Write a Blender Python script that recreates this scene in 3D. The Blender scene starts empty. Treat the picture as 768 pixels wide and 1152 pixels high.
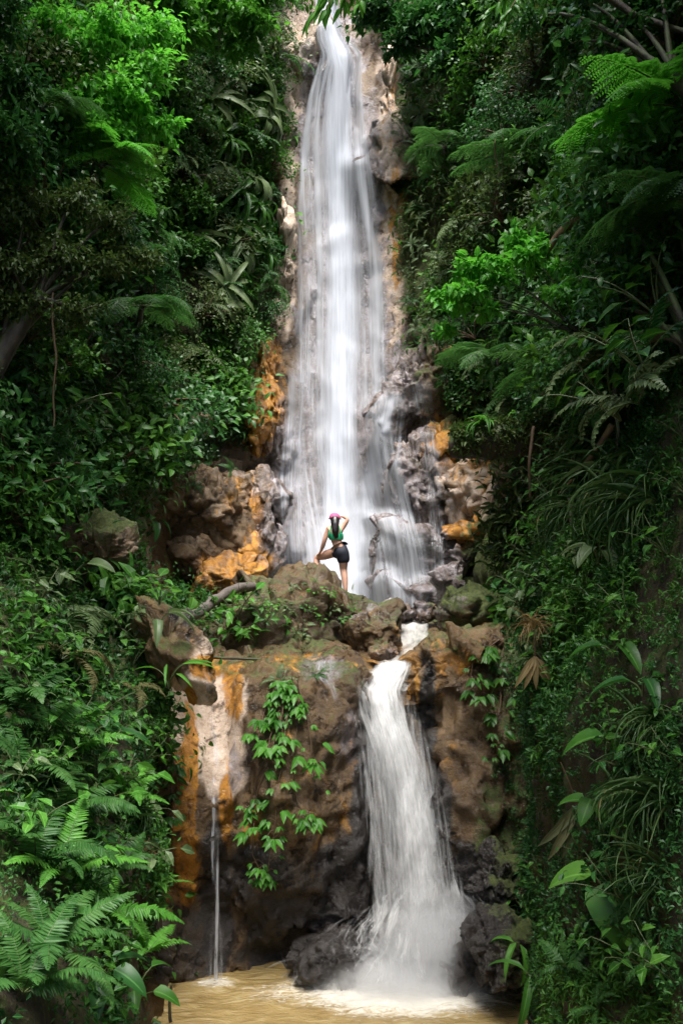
import bpy, bmesh, math, random
import numpy as np
from mathutils import Vector, Matrix
from mathutils.bvhtree import BVHTree

random.seed(11)
RNG = np.random.default_rng(11)
SC = bpy.context.scene
COL = SC.collection
CZ = 5.5            # eye height above the pool
FPX = 1000.0        # focal length in photograph pixels
PXC, PYH = 384.0, 660.0

def P(px, py, Y):
    return np.array([(px - PXC) / FPX * Y, Y, CZ + (PYH - py) / FPX * Y])

def proj(v):
    v = np.asarray(v)
    Y = np.maximum(v[..., 1], 0.05)
    return PXC + v[..., 0] / Y * FPX, PYH - (v[..., 2] - CZ) / Y * FPX

def sstep(a, b, x):
    t = np.clip((x - a) / (b - a), 0, 1)
    return t * t * (3 - 2 * t)

# ------------------------------------------------------------------ noise
def _hash(ix, iy, iz, seed):
    h = (ix.astype(np.int64) * 374761393 + iy.astype(np.int64) * 668265263 + iz.astype(np.int64) * 2147483647 + seed * 974634777) & 0xFFFFFFFF
    h = ((h ^ (h >> 13)) * 1274126177) & 0xFFFFFFFF
    h = ((h ^ (h >> 15)) * 2246822519) & 0xFFFFFFFF
    return h ^ (h >> 16)

_G = np.array([(1,1,0),(-1,1,0),(1,-1,0),(-1,-1,0),(1,0,1),(-1,0,1),(1,0,-1),(-1,0,-1),(0,1,1),(0,-1,1),(0,1,-1),(0,-1,-1),(1,1,0),(0,-1,1),(-1,1,0),(0,-1,-1)], float)

def perlin(p, seed=0):
    p = np.asarray(p, float)
    i = np.floor(p).astype(np.int64); f = p - i
    u = f * f * f * (f * (f * 6 - 15) + 10)
    out = 0
    for dx in (0, 1):
        wx = u[:, 0] if dx else 1 - u[:, 0]
        for dy in (0, 1):
            wy = u[:, 1] if dy else 1 - u[:, 1]
            for dz in (0, 1):
                wz = u[:, 2] if dz else 1 - u[:, 2]
                g = _G[_hash(i[:, 0] + dx, i[:, 1] + dy, i[:, 2] + dz, seed) & 15]
                out = out + wx * wy * wz * (g[:, 0] * (f[:, 0] - dx) + g[:, 1] * (f[:, 1] - dy) + g[:, 2] * (f[:, 2] - dz))
    return out

def fbm(p, octv=4, seed=0, gain=0.5):
    p = np.asarray(p, float); a = 1.0; s = 0; t = 0
    for o in range(octv):
        s = s + a * perlin(p * (2.03 ** o), seed + o * 17); t += a; a *= gain
    return s / t * 1.6

def voronoi(p, seed=0):
    p = np.asarray(p, float); i = np.floor(p).astype(np.int64)
    f1 = np.full(len(p), 9.0); f2 = np.full(len(p), 9.0); cid = np.zeros(len(p))
    for dx in (-1, 0, 1):
        for dy in (-1, 0, 1):
            for dz in (-1, 0, 1):
                c = i + np.array([dx, dy, dz])
                h = _hash(c[:, 0], c[:, 1], c[:, 2], seed)
                o = np.stack([(h & 1023) / 1023., ((h >> 10) & 1023) / 1023., ((h >> 20) & 1023) / 1023.], 1)
                d = np.linalg.norm(c + o - p, axis=1)
                m = d < f1
                f2 = np.where(m, f1, np.minimum(f2, d))
                cid = np.where(m, ((h >> 5) & 4095) / 4095., cid)
                f1 = np.where(m, d, f1)
    return f1, f2, cid

def facets(p, seed=0, tilt=.5):
    """broken blocks: every cell is a tilted plane of its own, with an open joint round it"""
    p = np.asarray(p, float); i = np.floor(p).astype(np.int64)
    f1 = np.full(len(p), 9.0); f2 = np.full(len(p), 9.0); hh = np.zeros(len(p), np.int64); rel = np.zeros((len(p), 3))
    for dx in (-1, 0, 1):
        for dy in (-1, 0, 1):
            for dz in (-1, 0, 1):
                c = i + np.array([dx, dy, dz]); h = _hash(c[:, 0], c[:, 1], c[:, 2], seed)
                r = p - (c + np.stack([(h & 1023) / 1023., ((h >> 10) & 1023) / 1023., ((h >> 20) & 1023) / 1023.], 1))
                d = np.abs(r).sum(1) * .45 + np.linalg.norm(r, axis=1) * .45
                m = d < f1
                f2 = np.where(m, f1, np.minimum(f2, d)); hh = np.where(m, h, hh); rel = np.where(m[:, None], r, rel); f1 = np.where(m, d, f1)
    g = np.stack([((hh >> 3) & 255) / 255., ((hh >> 9) & 255) / 255., ((hh >> 17) & 255) / 255.], 1) - .5
    c = ((hh >> 6) & 1023) / 1023. - .5
    return c * .42 + tilt * 2.9 * (rel * g).sum(1) - .16 * sstep(.05, 0., f2 - f1)

# ------------------------------------------------------------------ mesh building
class Geo:
    def __init__(s):
        s.v = []; s.l = []; s.t = []; s.r = []; s.m = []; s.k = []; s.n = 0; s.d = []
    def add(s, v, loops, tot, rnd=0.5, mid=0.5, mat=0, dens=1.0):
        v = np.asarray(v, np.float32).reshape(-1, 3); n = len(v)
        s.v.append(v); s.l.append(np.asarray(loops, np.int64) + s.n); s.t.append(np.asarray(tot, np.int64))
        s.r.append(np.broadcast_to(np.asarray(rnd, np.float32), (n,))); s.m.append(np.broadcast_to(np.asarray(mid, np.float32), (n,)))
        s.d.append(np.broadcast_to(np.asarray(dens, np.float32), (n,)))
        s.k.append(np.full(len(tot), mat, np.int32)); s.n += n
    def mesh(s, name, mats, smooth=True, attrs=None):
        me = bpy.data.meshes.new(name)
        v = np.concatenate(s.v); l = np.concatenate(s.l); t = np.concatenate(s.t)
        me.vertices.add(len(v)); me.vertices.foreach_set('co', v.ravel())
        me.loops.add(len(l)); me.loops.foreach_set('vertex_index', l.astype(np.int32))
        me.polygons.add(len(t)); st = np.concatenate([[0], np.cumsum(t)[:-1]]).astype(np.int32)
        me.polygons.foreach_set('loop_start', st)
        me.polygons.foreach_set('material_index', np.concatenate(s.k))
        me.polygons.foreach_set('use_smooth', np.full(len(t), smooth))
        for nm, arr in (('rnd', s.r), ('mid', s.m), ('dens', s.d)):
            a = me.attributes.new(nm, 'FLOAT', 'POINT'); a.data.foreach_set('value', np.concatenate(arr).astype(np.float32))
        for nm, arr in (attrs or {}).items():
            a = me.attributes.new(nm, 'FLOAT', 'POINT'); a.data.foreach_set('value', np.asarray(arr, np.float32))
        for m in (mats if isinstance(mats, (list, tuple)) else [mats]): me.materials.append(m)
        me.update(calc_edges=True); me.validate()
        return me
    def bounds_verts(s): return np.concatenate(s.v)

def link(name, me, parent=None, loc=None):
    o = bpy.data.objects.new(name, me); COL.objects.link(o)
    if parent is not None: o.parent = parent
    if loc is not None: o.location = loc
    return o

def tag(o, label=None, cat=None, group=None, kind=None):
    if label: o['label'] = label
    if cat: o['category'] = cat
    if group: o['group'] = group
    if kind: o['kind'] = kind
    return o

def grid_faces(nu, nv, wrap=False):
    i = np.arange(nu - 1)[:, None]; j = np.arange(nv if wrap else nv - 1)[None, :]
    j2 = (j + 1) % nv
    f = np.stack([i * nv + j + 0 * j, (i + 1) * nv + j, (i + 1) * nv + j2, i * nv + j2 + 0 * i], -1).reshape(-1, 4)
    return f

def tube(geo, path, rad, sides=7, mat=1, rnd=0.5, noise=0.0, seed=0, cap=True):
    path = np.asarray(path, float); n = len(path)
    rad = np.broadcast_to(np.asarray(rad, float), (n,))
    tg = np.gradient(path, axis=0); tg /= np.linalg.norm(tg, axis=1)[:, None] + 1e-9
    up = np.array([0, 0, 1.0]) if abs(tg[0][2]) < .9 else np.array([1.0, 0, 0])
    vs = []
    a = np.cross(up, tg[0]); a /= np.linalg.norm(a)
    for i in range(n):
        a = a - tg[i] * a.dot(tg[i]); a /= np.linalg.norm(a) + 1e-9
        b = np.cross(tg[i], a)
        th = np.arange(sides) / sides * 2 * np.pi
        vs.append(path[i] + rad[i] * (np.cos(th)[:, None] * a + np.sin(th)[:, None] * b))
    v = np.concatenate(vs)
    if noise: 
        c = np.repeat(path, sides, axis=0); d = v - c
        v = c + d * (1 + noise * fbm(v * 3 / max(rad.max(), .05) * .12 + seed, 4, seed))[:, None]
    f = grid_faces(n, sides, True)
    geo.add(v, f.ravel(), np.full(len(f), 4), rnd, 0.5, mat)
    if cap:
        for k in (0, n - 1):
            geo.add(v[k * sides:(k + 1) * sides], np.arange(sides) if k else np.arange(sides)[::-1], [sides], rnd, .5, mat)

def bez(p0, p1, p2, n):
    t = np.linspace(0, 1, n)[:, None]
    return (1 - t) ** 2 * np.asarray(p0) + 2 * t * (1 - t) * np.asarray(p1) + t * t * np.asarray(p2)

# leaf templates: vertices (along, across, up), loops, totals, mid
def _tmpl(v, faces, mid):
    return np.array(v, float), np.concatenate([np.array(f) for f in faces]), np.array([len(f) for f in faces]), np.array(mid, float)
T_SMALL = _tmpl([(0,0,0),(.42,-.5,.10),(.42,.5,.10),(1,0,-.08)], [(0,3,1),(0,2,3)], [0,1,1,0])
T_MED = _tmpl([(0,0,0),(.3,0,.04),(.66,0,.0),(1,0,-.14),(.28,-.5,.12),(.62,-.40,.05),(.28,.5,.12),(.62,.40,.05)],
              [(0,1,4),(1,2,5,4),(2,3,5),(0,6,1),(1,6,7,2),(2,7,3)], [0,0,0,0,1,1,1,1])
def strap_t(n, droop, fold=.12, wpow=.6):
    v = []; mid = []; f = []
    for i in range(n + 1):
        t = i / n; a = droop * t
        x = math.sin(a) / max(droop, 1e-3); z = -(1 - math.cos(a)) / max(droop, 1e-3)
        w = .5 * min(1, (t * 4) ** .5 + .15) * (1 - t ** 2.2) ** wpow
        v += [(x, 0, z), (x, -w, z + fold * w), (x, w, z + fold * w)]; mid += [0, 1, 1]
    for i in range(n):
        a = 3 * i
        f += [(a, a + 3, a + 4, a + 1), (a, a + 2, a + 5, a + 3)]
    return _tmpl(v, f, mid)
T_STRAP = strap_t(6, 1.5); T_STRAP2 = strap_t(6, 2.6); T_STIFF = strap_t(4, .6); T_BIG = strap_t(7, .9, .22, .75)
def pinna_t():
    v = []; mid = []
    for t, w in ((0, .42), (.25, .5), (.6, .36), (1, .02)):
        z = -.10 * t * t
        v += [(t, 0, z), (t, -w, z + .1 * w), (t, w, z + .1 * w)]; mid += [0, 1, 1]
    f = []
    for i in range(3):
        a = 3 * i; f += [(a, a + 3, a + 4, a + 1), (a, a + 2, a + 5, a + 3)]
    return _tmpl(v, f, mid)
T_PINNA = pinna_t()

def leaves(geo, T, pos, d, n, L, W, rnd, mat=0):
    """place one leaf per row: pos, length axis d, facing n, length L, width W"""
    tv, tl, tt, tm = T
    pos = np.atleast_2d(pos); N = len(pos)
    if N == 0: return
    d = np.broadcast_to(np.asarray(d, float), (N, 3)); n = np.broadcast_to(np.asarray(n, float), (N, 3))
    d = d / (np.linalg.norm(d, axis=1)[:, None] + 1e-9)
    n = n - d * (n * d).sum(1)[:, None]; n = n / (np.linalg.norm(n, axis=1)[:, None] + 1e-9)
    s = np.cross(n, d)
    L = np.broadcast_to(np.asarray(L, float), (N,)); W = np.broadcast_to(np.asarray(W, float), (N,))
    v = pos[:, None] + tv[None, :, 0, None] * (d * L[:, None])[:, None] + tv[None, :, 1, None] * (s * W[:, None])[:, None] + tv[None, :, 2, None] * (n * L[:, None])[:, None]
    k = len(tv)
    lo = (tl[None] + (np.arange(N) * k)[:, None]).ravel()
    geo.add(v.reshape(-1, 3), lo, np.tile(tt, N), np.repeat(np.broadcast_to(rnd, (N,)), k), np.tile(tm, N), mat)

def rvec(n):
    v = RNG.normal(size=(n, 3)); return v / np.linalg.norm(v, axis=1)[:, None]

# ------------------------------------------------------------------ materials
def nt(name):
    m = bpy.data.materials.new(name); m.use_nodes = True
    t = m.node_tree; t.nodes.clear()
    return m, t, t.nodes, t.links
def nd(N, typ, **kw):
    n = N.new(typ)
    for k, v in kw.items():
        if k.startswith('i_'): n.inputs[int(k[2:]) if k[2:].isdigit() else k[2:]].default_value = v
        else: setattr(n, k, v)
    return n
def ramp(N, stops, interp='LINEAR'):
    r = N.new('ShaderNodeValToRGB'); r.color_ramp.interpolation = interp
    e = r.color_ramp.elements
    while len(e) < len(stops): e.new(0.5)
    for x, (p, c) in zip(e, stops):
        x.position = p; x.color = (*c, 1) if len(c) == 3 else c
    return r
def math_(N, Lk, op, a, b=None, clamp=False):
    n = N.new('ShaderNodeMath'); n.operation = op; n.use_clamp = clamp
    for i, x in enumerate((a, b)):
        if x is None: continue
        if isinstance(x, (int, float)): n.inputs[i].default_value = x
        else: Lk.new(x, n.inputs[i])
    return n.outputs[0]
def mixc(N, Lk, f, a, b):
    n = N.new('ShaderNodeMix'); n.data_type = 'RGBA'
    for i, x in ((0, f), (6, a), (7, b)):
        if isinstance(x, (int, float)): n.inputs[i].default_value = x
        elif isinstance(x, tuple): n.inputs[i].default_value = (*x, 1)
        else: Lk.new(x, n.inputs[i])
    return n.outputs[2]
def mapr(N, Lk, v, a, b, c=0., d=1., smooth=True):
    n = N.new('ShaderNodeMapRange'); n.interpolation_type = 'SMOOTHSTEP' if smooth else 'LINEAR'
    Lk.new(v, n.inputs[0])
    for i, x in zip((1, 2, 3, 4), (a, b, c, d)): n.inputs[i].default_value = x
    return n.outputs[0]
def attr(N, nm):
    a = N.new('ShaderNodeAttribute'); a.attribute_name = nm; return a.outputs['Fac']

def leaf_mat(name, c0, c1, c2, rough=.46, trans=.28, spec=.26, dead=None):
    m, t, N, L = nt(name)
    out = nd(N, 'ShaderNodeOutputMaterial'); bs = nd(N, 'ShaderNodeBsdfPrincipled')
    r = attr(N, 'rnd'); mid = attr(N, 'mid')
    oi = nd(N, 'ShaderNodeObjectInfo')
    geo = nd(N, 'ShaderNodeNewGeometry'); no = nd(N, 'ShaderNodeTexNoise'); no.inputs['Scale'].default_value = 9.; no.inputs['Detail'].default_value = 2
    L.new(geo.outputs['Position'], no.inputs['Vector'])
    x = math_(N, L, 'ADD', math_(N, L, 'MULTIPLY', r, .75), math_(N, L, 'MULTIPLY', oi.outputs['Random'], .25))
    x = math_(N, L, 'ADD', x, math_(N, L, 'MULTIPLY', math_(N, L, 'SUBTRACT', no.outputs['Fac'], .5), .5), True)
    stops = [(0, c0), (.5, c1), (.93, c2)]
    if dead: stops.append((1., dead))
    rp = ramp(N, stops); L.new(x, rp.inputs[0])
    vein = mapr(N, L, mid, .0, .16, 1., 0.)
    lite = mixc(N, L, math_(N, L, 'MULTIPLY', vein, .35), rp.outputs[0], tuple(min(1, v * 2.2 + .03) for v in c2))
    L.new(lite, bs.inputs['Base Color'])
    ro = math_(N, L, 'ADD', math_(N, L, 'MULTIPLY', no.outputs['Fac'], .3), rough - .15)
    L.new(ro, bs.inputs['Roughness']); bs.inputs['Specular IOR Level'].default_value = spec
    tr = nd(N, 'ShaderNodeBsdfTranslucent')
    hs = nd(N, 'ShaderNodeHueSaturation'); hs.inputs['Hue'].default_value = .497; hs.inputs['Saturation'].default_value = 1.05; hs.inputs['Value'].default_value = 1.4
    L.new(lite, hs.inputs['Color']); L.new(hs.outputs[0], tr.inputs['Color'])
    mx = nd(N, 'ShaderNodeMixShader'); mx.inputs[0].default_value = trans
    L.new(bs.outputs[0], mx.inputs[1]); L.new(tr.outputs[0], mx.inputs[2]); L.new(mx.outputs[0], out.inputs[0])
    return m

def bark_mat(name, c0, c1, moss=0.0, scale=6.):
    m, t, N, L = nt(name)
    out = nd(N, 'ShaderNodeOutputMaterial'); bs = nd(N, 'ShaderNodeBsdfPrincipled')
    g = nd(N, 'ShaderNodeNewGeometry')
    n1 = nd(N, 'ShaderNodeTexNoise'); n1.inputs['Scale'].default_value = scale; n1.inputs['Detail'].default_value = 7; n1.inputs['Roughness'].default_value = .65
    L.new(g.outputs['Position'], n1.inputs['Vector'])
    r = ramp(N, [(.3, c0), (.7, c1)]); L.new(n1.outputs[0], r.inputs[0])
    col = r.outputs[0]
    if moss:
        sp = nd(N, 'ShaderNodeSeparateXYZ'); L.new(g.outputs['Normal'], sp.inputs[0])
        n2 = nd(N, 'ShaderNodeTexNoise'); n2.inputs['Scale'].default_value = 3.; n2.inputs['Detail'].default_value = 5; L.new(g.outputs['Position'], n2.inputs['Vector'])
        f = mapr(N, L, math_(N, L, 'ADD', math_(N, L, 'MULTIPLY', sp.outputs[2], .35), n2.outputs[0]), .5, .75, 0., moss)
        col = mixc(N, L, f, col, (.045, .075, .014))
    L.new(col, bs.inputs['Base Color']); bs.inputs['Roughness'].default_value = .7
    bp = nd(N, 'ShaderNodeBump'); bp.inputs['Strength'].default_value = .7; bp.inputs['Distance'].default_value = .03
    L.new(n1.outputs[0], bp.inputs['Height']); L.new(bp.outputs[0], bs.inputs['Normal']); L.new(bs.outputs[0], out.inputs[0])
    return m

def plain_mat(name, c, rough=.6, var=.15, scale=20., spec=.4, sss=0):
    m, t, N, L = nt(name)
    out = nd(N, 'ShaderNodeOutputMaterial'); bs = nd(N, 'ShaderNodeBsdfPrincipled')
    tc = nd(N, 'ShaderNodeTexCoord'); n1 = nd(N, 'ShaderNodeTexNoise'); n1.inputs['Scale'].default_value = scale; n1.inputs['Detail'].default_value = 4
    L.new(tc.outputs['Object'], n1.inputs['Vector'])
    L.new(mixc(N, L, n1.outputs[0], tuple(x * (1 - var) for x in c), tuple(min(1, x * (1 + var)) for x in c)), bs.inputs['Base Color'])
    bs.inputs['Roughness'].default_value = rough; bs.inputs['Specular IOR Level'].default_value = spec
    if sss:
        bs.inputs['Subsurface Weight'].default_value = sss; bs.inputs['Subsurface Radius'].default_value = (.02, .008, .004)
    L.new(bs.outputs[0], out.inputs[0])
    return m

def rock_mat(name):
    m, t, N, L = nt(name)
    out = nd(N, 'ShaderNodeOutputMaterial'); bs = nd(N, 'ShaderNodeBsdfPrincipled')
    g = nd(N, 'ShaderNodeNewGeometry'); pos = g.outputs['Position']
    def noise(s, d=6, r=.6, vec=None, dist=0.):
        n = nd(N, 'ShaderNodeTexNoise'); n.inputs['Scale'].default_value = s; n.inputs['Detail'].default_value = d; n.inputs['Roughness'].default_value = r; n.inputs['Distortion'].default_value = dist
        L.new(vec or pos, n.inputs['Vector']); return n
    warp = noise(1.3, 3)
    wv = nd(N, 'ShaderNodeVectorMath', operation='MULTIPLY_ADD'); L.new(warp.outputs['Color'], wv.inputs[0]); wv.inputs[1].default_value = (.7, .7, .7); L.new(pos, wv.inputs[2])
    n1 = noise(.9, 8, .65, wv.outputs[0]); n2 = noise(5., 8, .7); n3 = noise(17., 7, .75)
    base = ramp(N, [(.28, (.024, .014, .007)), (.44, (.080, .046, .019)), (.56, (.145, .090, .039)), (.72, (.25, .170, .094))])
    L.new(math_(N, L, 'ADD', math_(N, L, 'MULTIPLY', n1.outputs[0], .6), math_(N, L, 'MULTIPLY', n2.outputs[0], .4)), base.inputs[0])
    col = base.outputs[0]
    n4 = noise(55., 4, .7)
    # vertical mineral streaks
    mp = nd(N, 'ShaderNodeMapping'); mp.inputs['Scale'].default_value = (3.2, 3.2, .35); L.new(wv.outputs[0], mp.inputs[0])
    st = noise(1.6, 6, .65, mp.outputs[0])
    def layer(col, nm, c, lo, hi, mixn):
        a = attr(N, nm)
        f = mapr(N, L, math_(N, L, 'ADD', a, math_(N, L, 'MULTIPLY', math_(N, L, 'SUBTRACT', mixn, .5), 1.3)), lo, hi)
        f = math_(N, L, 'MULTIPLY', f, mapr(N, L, a, 0.02, .25))
        return mixc(N, L, f, col, c), f
    pale = ramp(N, [(.35, (.34, .24, .165)), (.5, (.52, .40, .30)), (.68, (.66, .54, .45))]); L.new(n2.outputs[0], pale.inputs[0])
    col, fp = layer(col, 'pale', pale.outputs[0], .25, .75, n1.outputs[0])
    org = ramp(N, [(.32, (.16, .065, .012)), (.5, (.40, .17, .02)), (.7, (.58, .29, .05))]); L.new(st.outputs[0], org.inputs[0])
    col, fo = layer(col, 'stain', org.outputs[0], .3, .7, st.outputs[0])
    wet = ramp(N, [(.3, (.06, .044, .036)), (.45, (.15, .118, .105)), (.56, (.23, .20, .205)), (.72, (.38, .35, .365))]); L.new(st.outputs[0], wet.inputs[0])
    col, fw = layer(col, 'wet', wet.outputs[0], .25, .8, n2.outputs[0])
    dk = ramp(N, [(.3, (.012, .010, .009)), (.7, (.05, .042, .036))]); L.new(n2.outputs[0], dk.inputs[0])
    col, fd = layer(col, 'dark', dk.outputs[0], .25, .75, n1.outputs[0])
    soil = ramp(N, [(.3, (.018, .013, .007)), (.55, (.065, .046, .022)), (.75, (.14, .10, .05))]); L.new(n2.outputs[0], soil.inputs[0])
    col, fs = layer(col, 'soil', soil.outputs[0], .25, .7, n2.outputs[0])
    # moss: painted amount, stronger on ledges
    sp = nd(N, 'ShaderNodeSeparateXYZ'); L.new(g.outputs['Normal'], sp.inputs[0])
    mo = ramp(N, [(.3, (.022, .035, .006)), (.55, (.065, .085, .016)), (.75, (.12, .13, .03))]); L.new(n3.outputs[0], mo.inputs[0])
    am = attr(N, 'moss')
    fm = mapr(N, L, math_(N, L, 'ADD', math_(N, L, 'ADD', am, math_(N, L, 'MULTIPLY', sp.outputs[2], .28)), math_(N, L, 'MULTIPLY', math_(N, L, 'SUBTRACT', n2.outputs[0], .5), 1.6)), .42, .75)
    fm = math_(N, L, 'MULTIPLY', fm, mapr(N, L, am, .02, .2))
    col = mixc(N, L, fm, col, mo.outputs[0])
    # cracks
    vo = nd(N, 'ShaderNodeTexVoronoi', feature='DISTANCE_TO_EDGE'); vo.inputs['Scale'].default_value = .9
    wf = nd(N, 'ShaderNodeVectorMath', operation='MULTIPLY_ADD'); L.new(n2.outputs['Color'], wf.inputs[0]); wf.inputs[1].default_value = (.45, .45, .45); L.new(wv.outputs[0], wf.inputs[2]); L.new(wf.outputs[0], vo.inputs['Vector'])
    crk = mapr(N, L, vo.outputs['Distance'], .0, .05, 0., 1.)
    crk = math_(N, L, 'MAXIMUM', crk, mapr(N, L, n2.outputs[0], .42, .52))
    col = mixc(N, L, math_(N, L, 'MULTIPLY', math_(N, L, 'SUBTRACT', 1., crk), .75), col, (.02, .014, .01))
    spk = mapr(N, L, math_(N, L, 'ADD', math_(N, L, 'MULTIPLY', n4.outputs[0], .5), math_(N, L, 'MULTIPLY', n3.outputs[0], .5)), .36, .64, .74, 1.25, False)
    sm = nd(N, 'ShaderNodeVectorMath', operation='SCALE'); L.new(col, sm.inputs[0]); L.new(spk, sm.inputs['Scale']); col = sm.outputs[0]
    L.new(col, bs.inputs['Base Color'])
    rr = mapr(N, L, n2.outputs[0], .3, .7, .20, .50)
    wetness = math_(N, L, 'MAXIMUM', fw, math_(N, L, 'MAXIMUM', fd, math_(N, L, 'MULTIPLY', fo, .6)))
    mr = nd(N, 'ShaderNodeMix'); L.new(wetness, mr.inputs[0]); L.new(rr, mr.inputs[2]); mr.inputs[3].default_value = .16
    rgh = math_(N, L, 'MAXIMUM', mr.outputs[0], math_(N, L, 'MULTIPLY', math_(N, L, 'MAXIMUM', fm, fs), .8))
    L.new(rgh, bs.inputs['Roughness'])
    h = math_(N, L, 'ADD', math_(N, L, 'MULTIPLY', n2.outputs[0], .8), math_(N, L, 'MULTIPLY', n3.outputs[0], .4))
    h = math_(N, L, 'ADD', h, math_(N, L, 'MULTIPLY', crk, .35)); h = math_(N, L, 'ADD', h, math_(N, L, 'MULTIPLY', n4.outputs[0], .12))
    bp = nd(N, 'ShaderNodeBump'); bp.inputs['Strength'].default_value = .7; bp.inputs['Distance'].default_value = .12
    L.new(h, bp.inputs['Height']); L.new(bp.outputs[0], bs.inputs['Normal']); L.new(bs.outputs[0], out.inputs[0])
    return m

def fall_mat(name, su, sv, lo, hi, col=(.86, .88, .92), fine=3.5, seed=0., bump=.3):
    """falling water: streaks run along V, thin where the sheet is thin"""
    m, t, N, L = nt(name)
    out = nd(N, 'ShaderNodeOutputMaterial')
    uv = nd(N, 'ShaderNodeUVMap', uv_map='UVMap')
    def streak(a, b, off, det=5):
        mp = nd(N, 'ShaderNodeMapping'); mp.inputs['Scale'].default_value = (a, b, 1); mp.inputs['Location'].default_value = (off, off * .37, seed)
        L.new(uv.outputs[0], mp.inputs[0])
        n = nd(N, 'ShaderNodeTexNoise'); n.inputs['Scale'].default_value = 1.; n.inputs['Detail'].default_value = det; n.inputs['Roughness'].default_value = .62; n.inputs['Distortion'].default_value = .25
        L.new(mp.outputs[0], n.inputs['Vector']); return n.outputs[0]
    a1 = streak(su, sv, 3.1 + seed); a2 = streak(su * fine, sv * 1.4, 9.7 + seed, 6); a3 = streak(su * .35, sv * .6, 5.3 + seed, 3)
    s = math_(N, L, 'ADD', math_(N, L, 'MULTIPLY', a1, .45), math_(N, L, 'ADD', math_(N, L, 'MULTIPLY', a2, .35), math_(N, L, 'MULTIPLY', a3, .2)))
    d = attr(N, 'dens')
    s = math_(N, L, 'ADD', s, math_(N, L, 'MULTIPLY', math_(N, L, 'SUBTRACT', d, .5), .55))
    al = mapr(N, L, s, lo, hi)
    al = math_(N, L, 'MULTIPLY', al, mapr(N, L, d, .0, .25))
    al = math_(N, L, 'MULTIPLY', al, .97)
    df = nd(N, 'ShaderNodeBsdfDiffuse'); df.inputs['Color'].default_value = (*col, 1)
    tl = nd(N, 'ShaderNodeBsdfTranslucent'); tl.inputs['Color'].default_value = (*col, 1)
    bp = nd(N, 'ShaderNodeBump'); bp.inputs['Strength'].default_value = bump; bp.inputs['Distance'].default_value = .05
    L.new(a2, bp.inputs['Height']); L.new(bp.outputs[0], df.inputs['Normal'])
    m1 = nd(N, 'ShaderNodeMixShader'); m1.inputs[0].default_value = .35; L.new(df.outputs[0], m1.inputs[1]); L.new(tl.outputs[0], m1.inputs[2])
    tp = nd(N, 'ShaderNodeBsdfTransparent')
    m2 = nd(N, 'ShaderNodeMixShader'); L.new(al, m2.inputs[0]); L.new(tp.outputs[0], m2.inputs[1]); L.new(m1.outputs[0], m2.inputs[2])
    L.new(m2.outputs[0], out.inputs[0])
    return m

def pool_mat():
    m, t, N, L = nt('muddy_water')
    out = nd(N, 'ShaderNodeOutputMaterial'); bs = nd(N, 'ShaderNodeBsdfPrincipled')
    g = nd(N, 'ShaderNodeNewGeometry'); pos = g.outputs['Position']
    mp = nd(N, 'ShaderNodeMapping'); mp.inputs['Scale'].default_value = (1.1, 3.2, 1); L.new(pos, mp.inputs[0])
    n1 = nd(N, 'ShaderNodeTexNoise'); n1.inputs['Scale'].default_value = 2.2; n1.inputs['Detail'].default_value = 6; n1.inputs['Distortion'].default_value = .8; L.new(mp.outputs[0], n1.inputs['Vector'])
    n2 = nd(N, 'ShaderNodeTexNoise'); n2.inputs['Scale'].default_value = 6.; n2.inputs['Detail'].default_value = 7; n2.inputs['Distortion'].default_value = 1.2; n2.inputs['Roughness'].default_value = .65; L.new(mp.outputs[0], n2.inputs['Vector'])
    c = ramp(N, [(.3, (.25, .165, .055)), (.55, (.34, .24, .09)), (.75, (.44, .34, .16))]); L.new(n1.outputs[0], c.inputs[0])
    a = attr(N, 'foam')
    f = mapr(N, L, math_(N, L, 'ADD', a, math_(N, L, 'MULTIPLY', math_(N, L, 'SUBTRACT', n2.outputs[0], .5), 1.3)), .30, .95)
    f = math_(N, L, 'MULTIPLY', f, mapr(N, L, a, .0, .3))
    L.new(mixc(N, L, f, c.outputs[0], (.80, .76, .66)), bs.inputs['Base Color'])
    L.new(mapr(N, L, f, 0, 1, .12, .6), bs.inputs['Roughness'])
    bp = nd(N, 'ShaderNodeBump'); bp.inputs['Strength'].default_value = .8; bp.inputs['Distance'].default_value = .10
    L.new(math_(N, L, 'ADD', n1.outputs[0], math_(N, L, 'MULTIPLY', n2.outputs[0], .5)), bp.inputs['Height']); L.new(bp.outputs[0], bs.inputs['Normal'])
    L.new(bs.outputs[0], out.inputs[0])
    return m

M_ROCK = rock_mat('wet_rock')
M_POOL = pool_mat()
M_FALL1 = fall_mat('falling_water_core', 3.0, .22, .36, .86, seed=0., col=(.65, .68, .73))
M_FALL2 = fall_mat('falling_water_veil', 4.2, .26, .40, .90, seed=4., col=(.65, .68, .74))
M_CASC = fall_mat('cascade_water', 6., 1.1, .47, .74, col=(.86, .86, .845), seed=8., fine=3.2, bump=.6)
M_CASC2 = fall_mat('cascade_spray', 9.0, 1.4, .52, .84, col=(.86, .86, .85), seed=12., fine=3., bump=.6)
M_DROP = plain_mat('white_drops', (.75, .75, .74), .2, .05)
M_STREAM = fall_mat('stream_foam', 4., 2.2, .40, .78, col=(.70, .69, .65), seed=20., fine=2.5, bump=1.)
M_THIN = fall_mat('thin_water', 14.0, 1.6, .40, .78, col=(.78, .80, .84), seed=15.)
M_LEAF = leaf_mat('jungle_leaf', (.012, .050, .008), (.034, .115, .014), (.080, .200, .026))
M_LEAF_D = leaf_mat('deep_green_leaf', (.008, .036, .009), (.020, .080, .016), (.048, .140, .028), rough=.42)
M_LEAF_O = leaf_mat('olive_leaf', (.022, .042, .010), (.045, .080, .018), (.085, .115, .032), rough=.5, dead=(.11, .08, .035))
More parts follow.
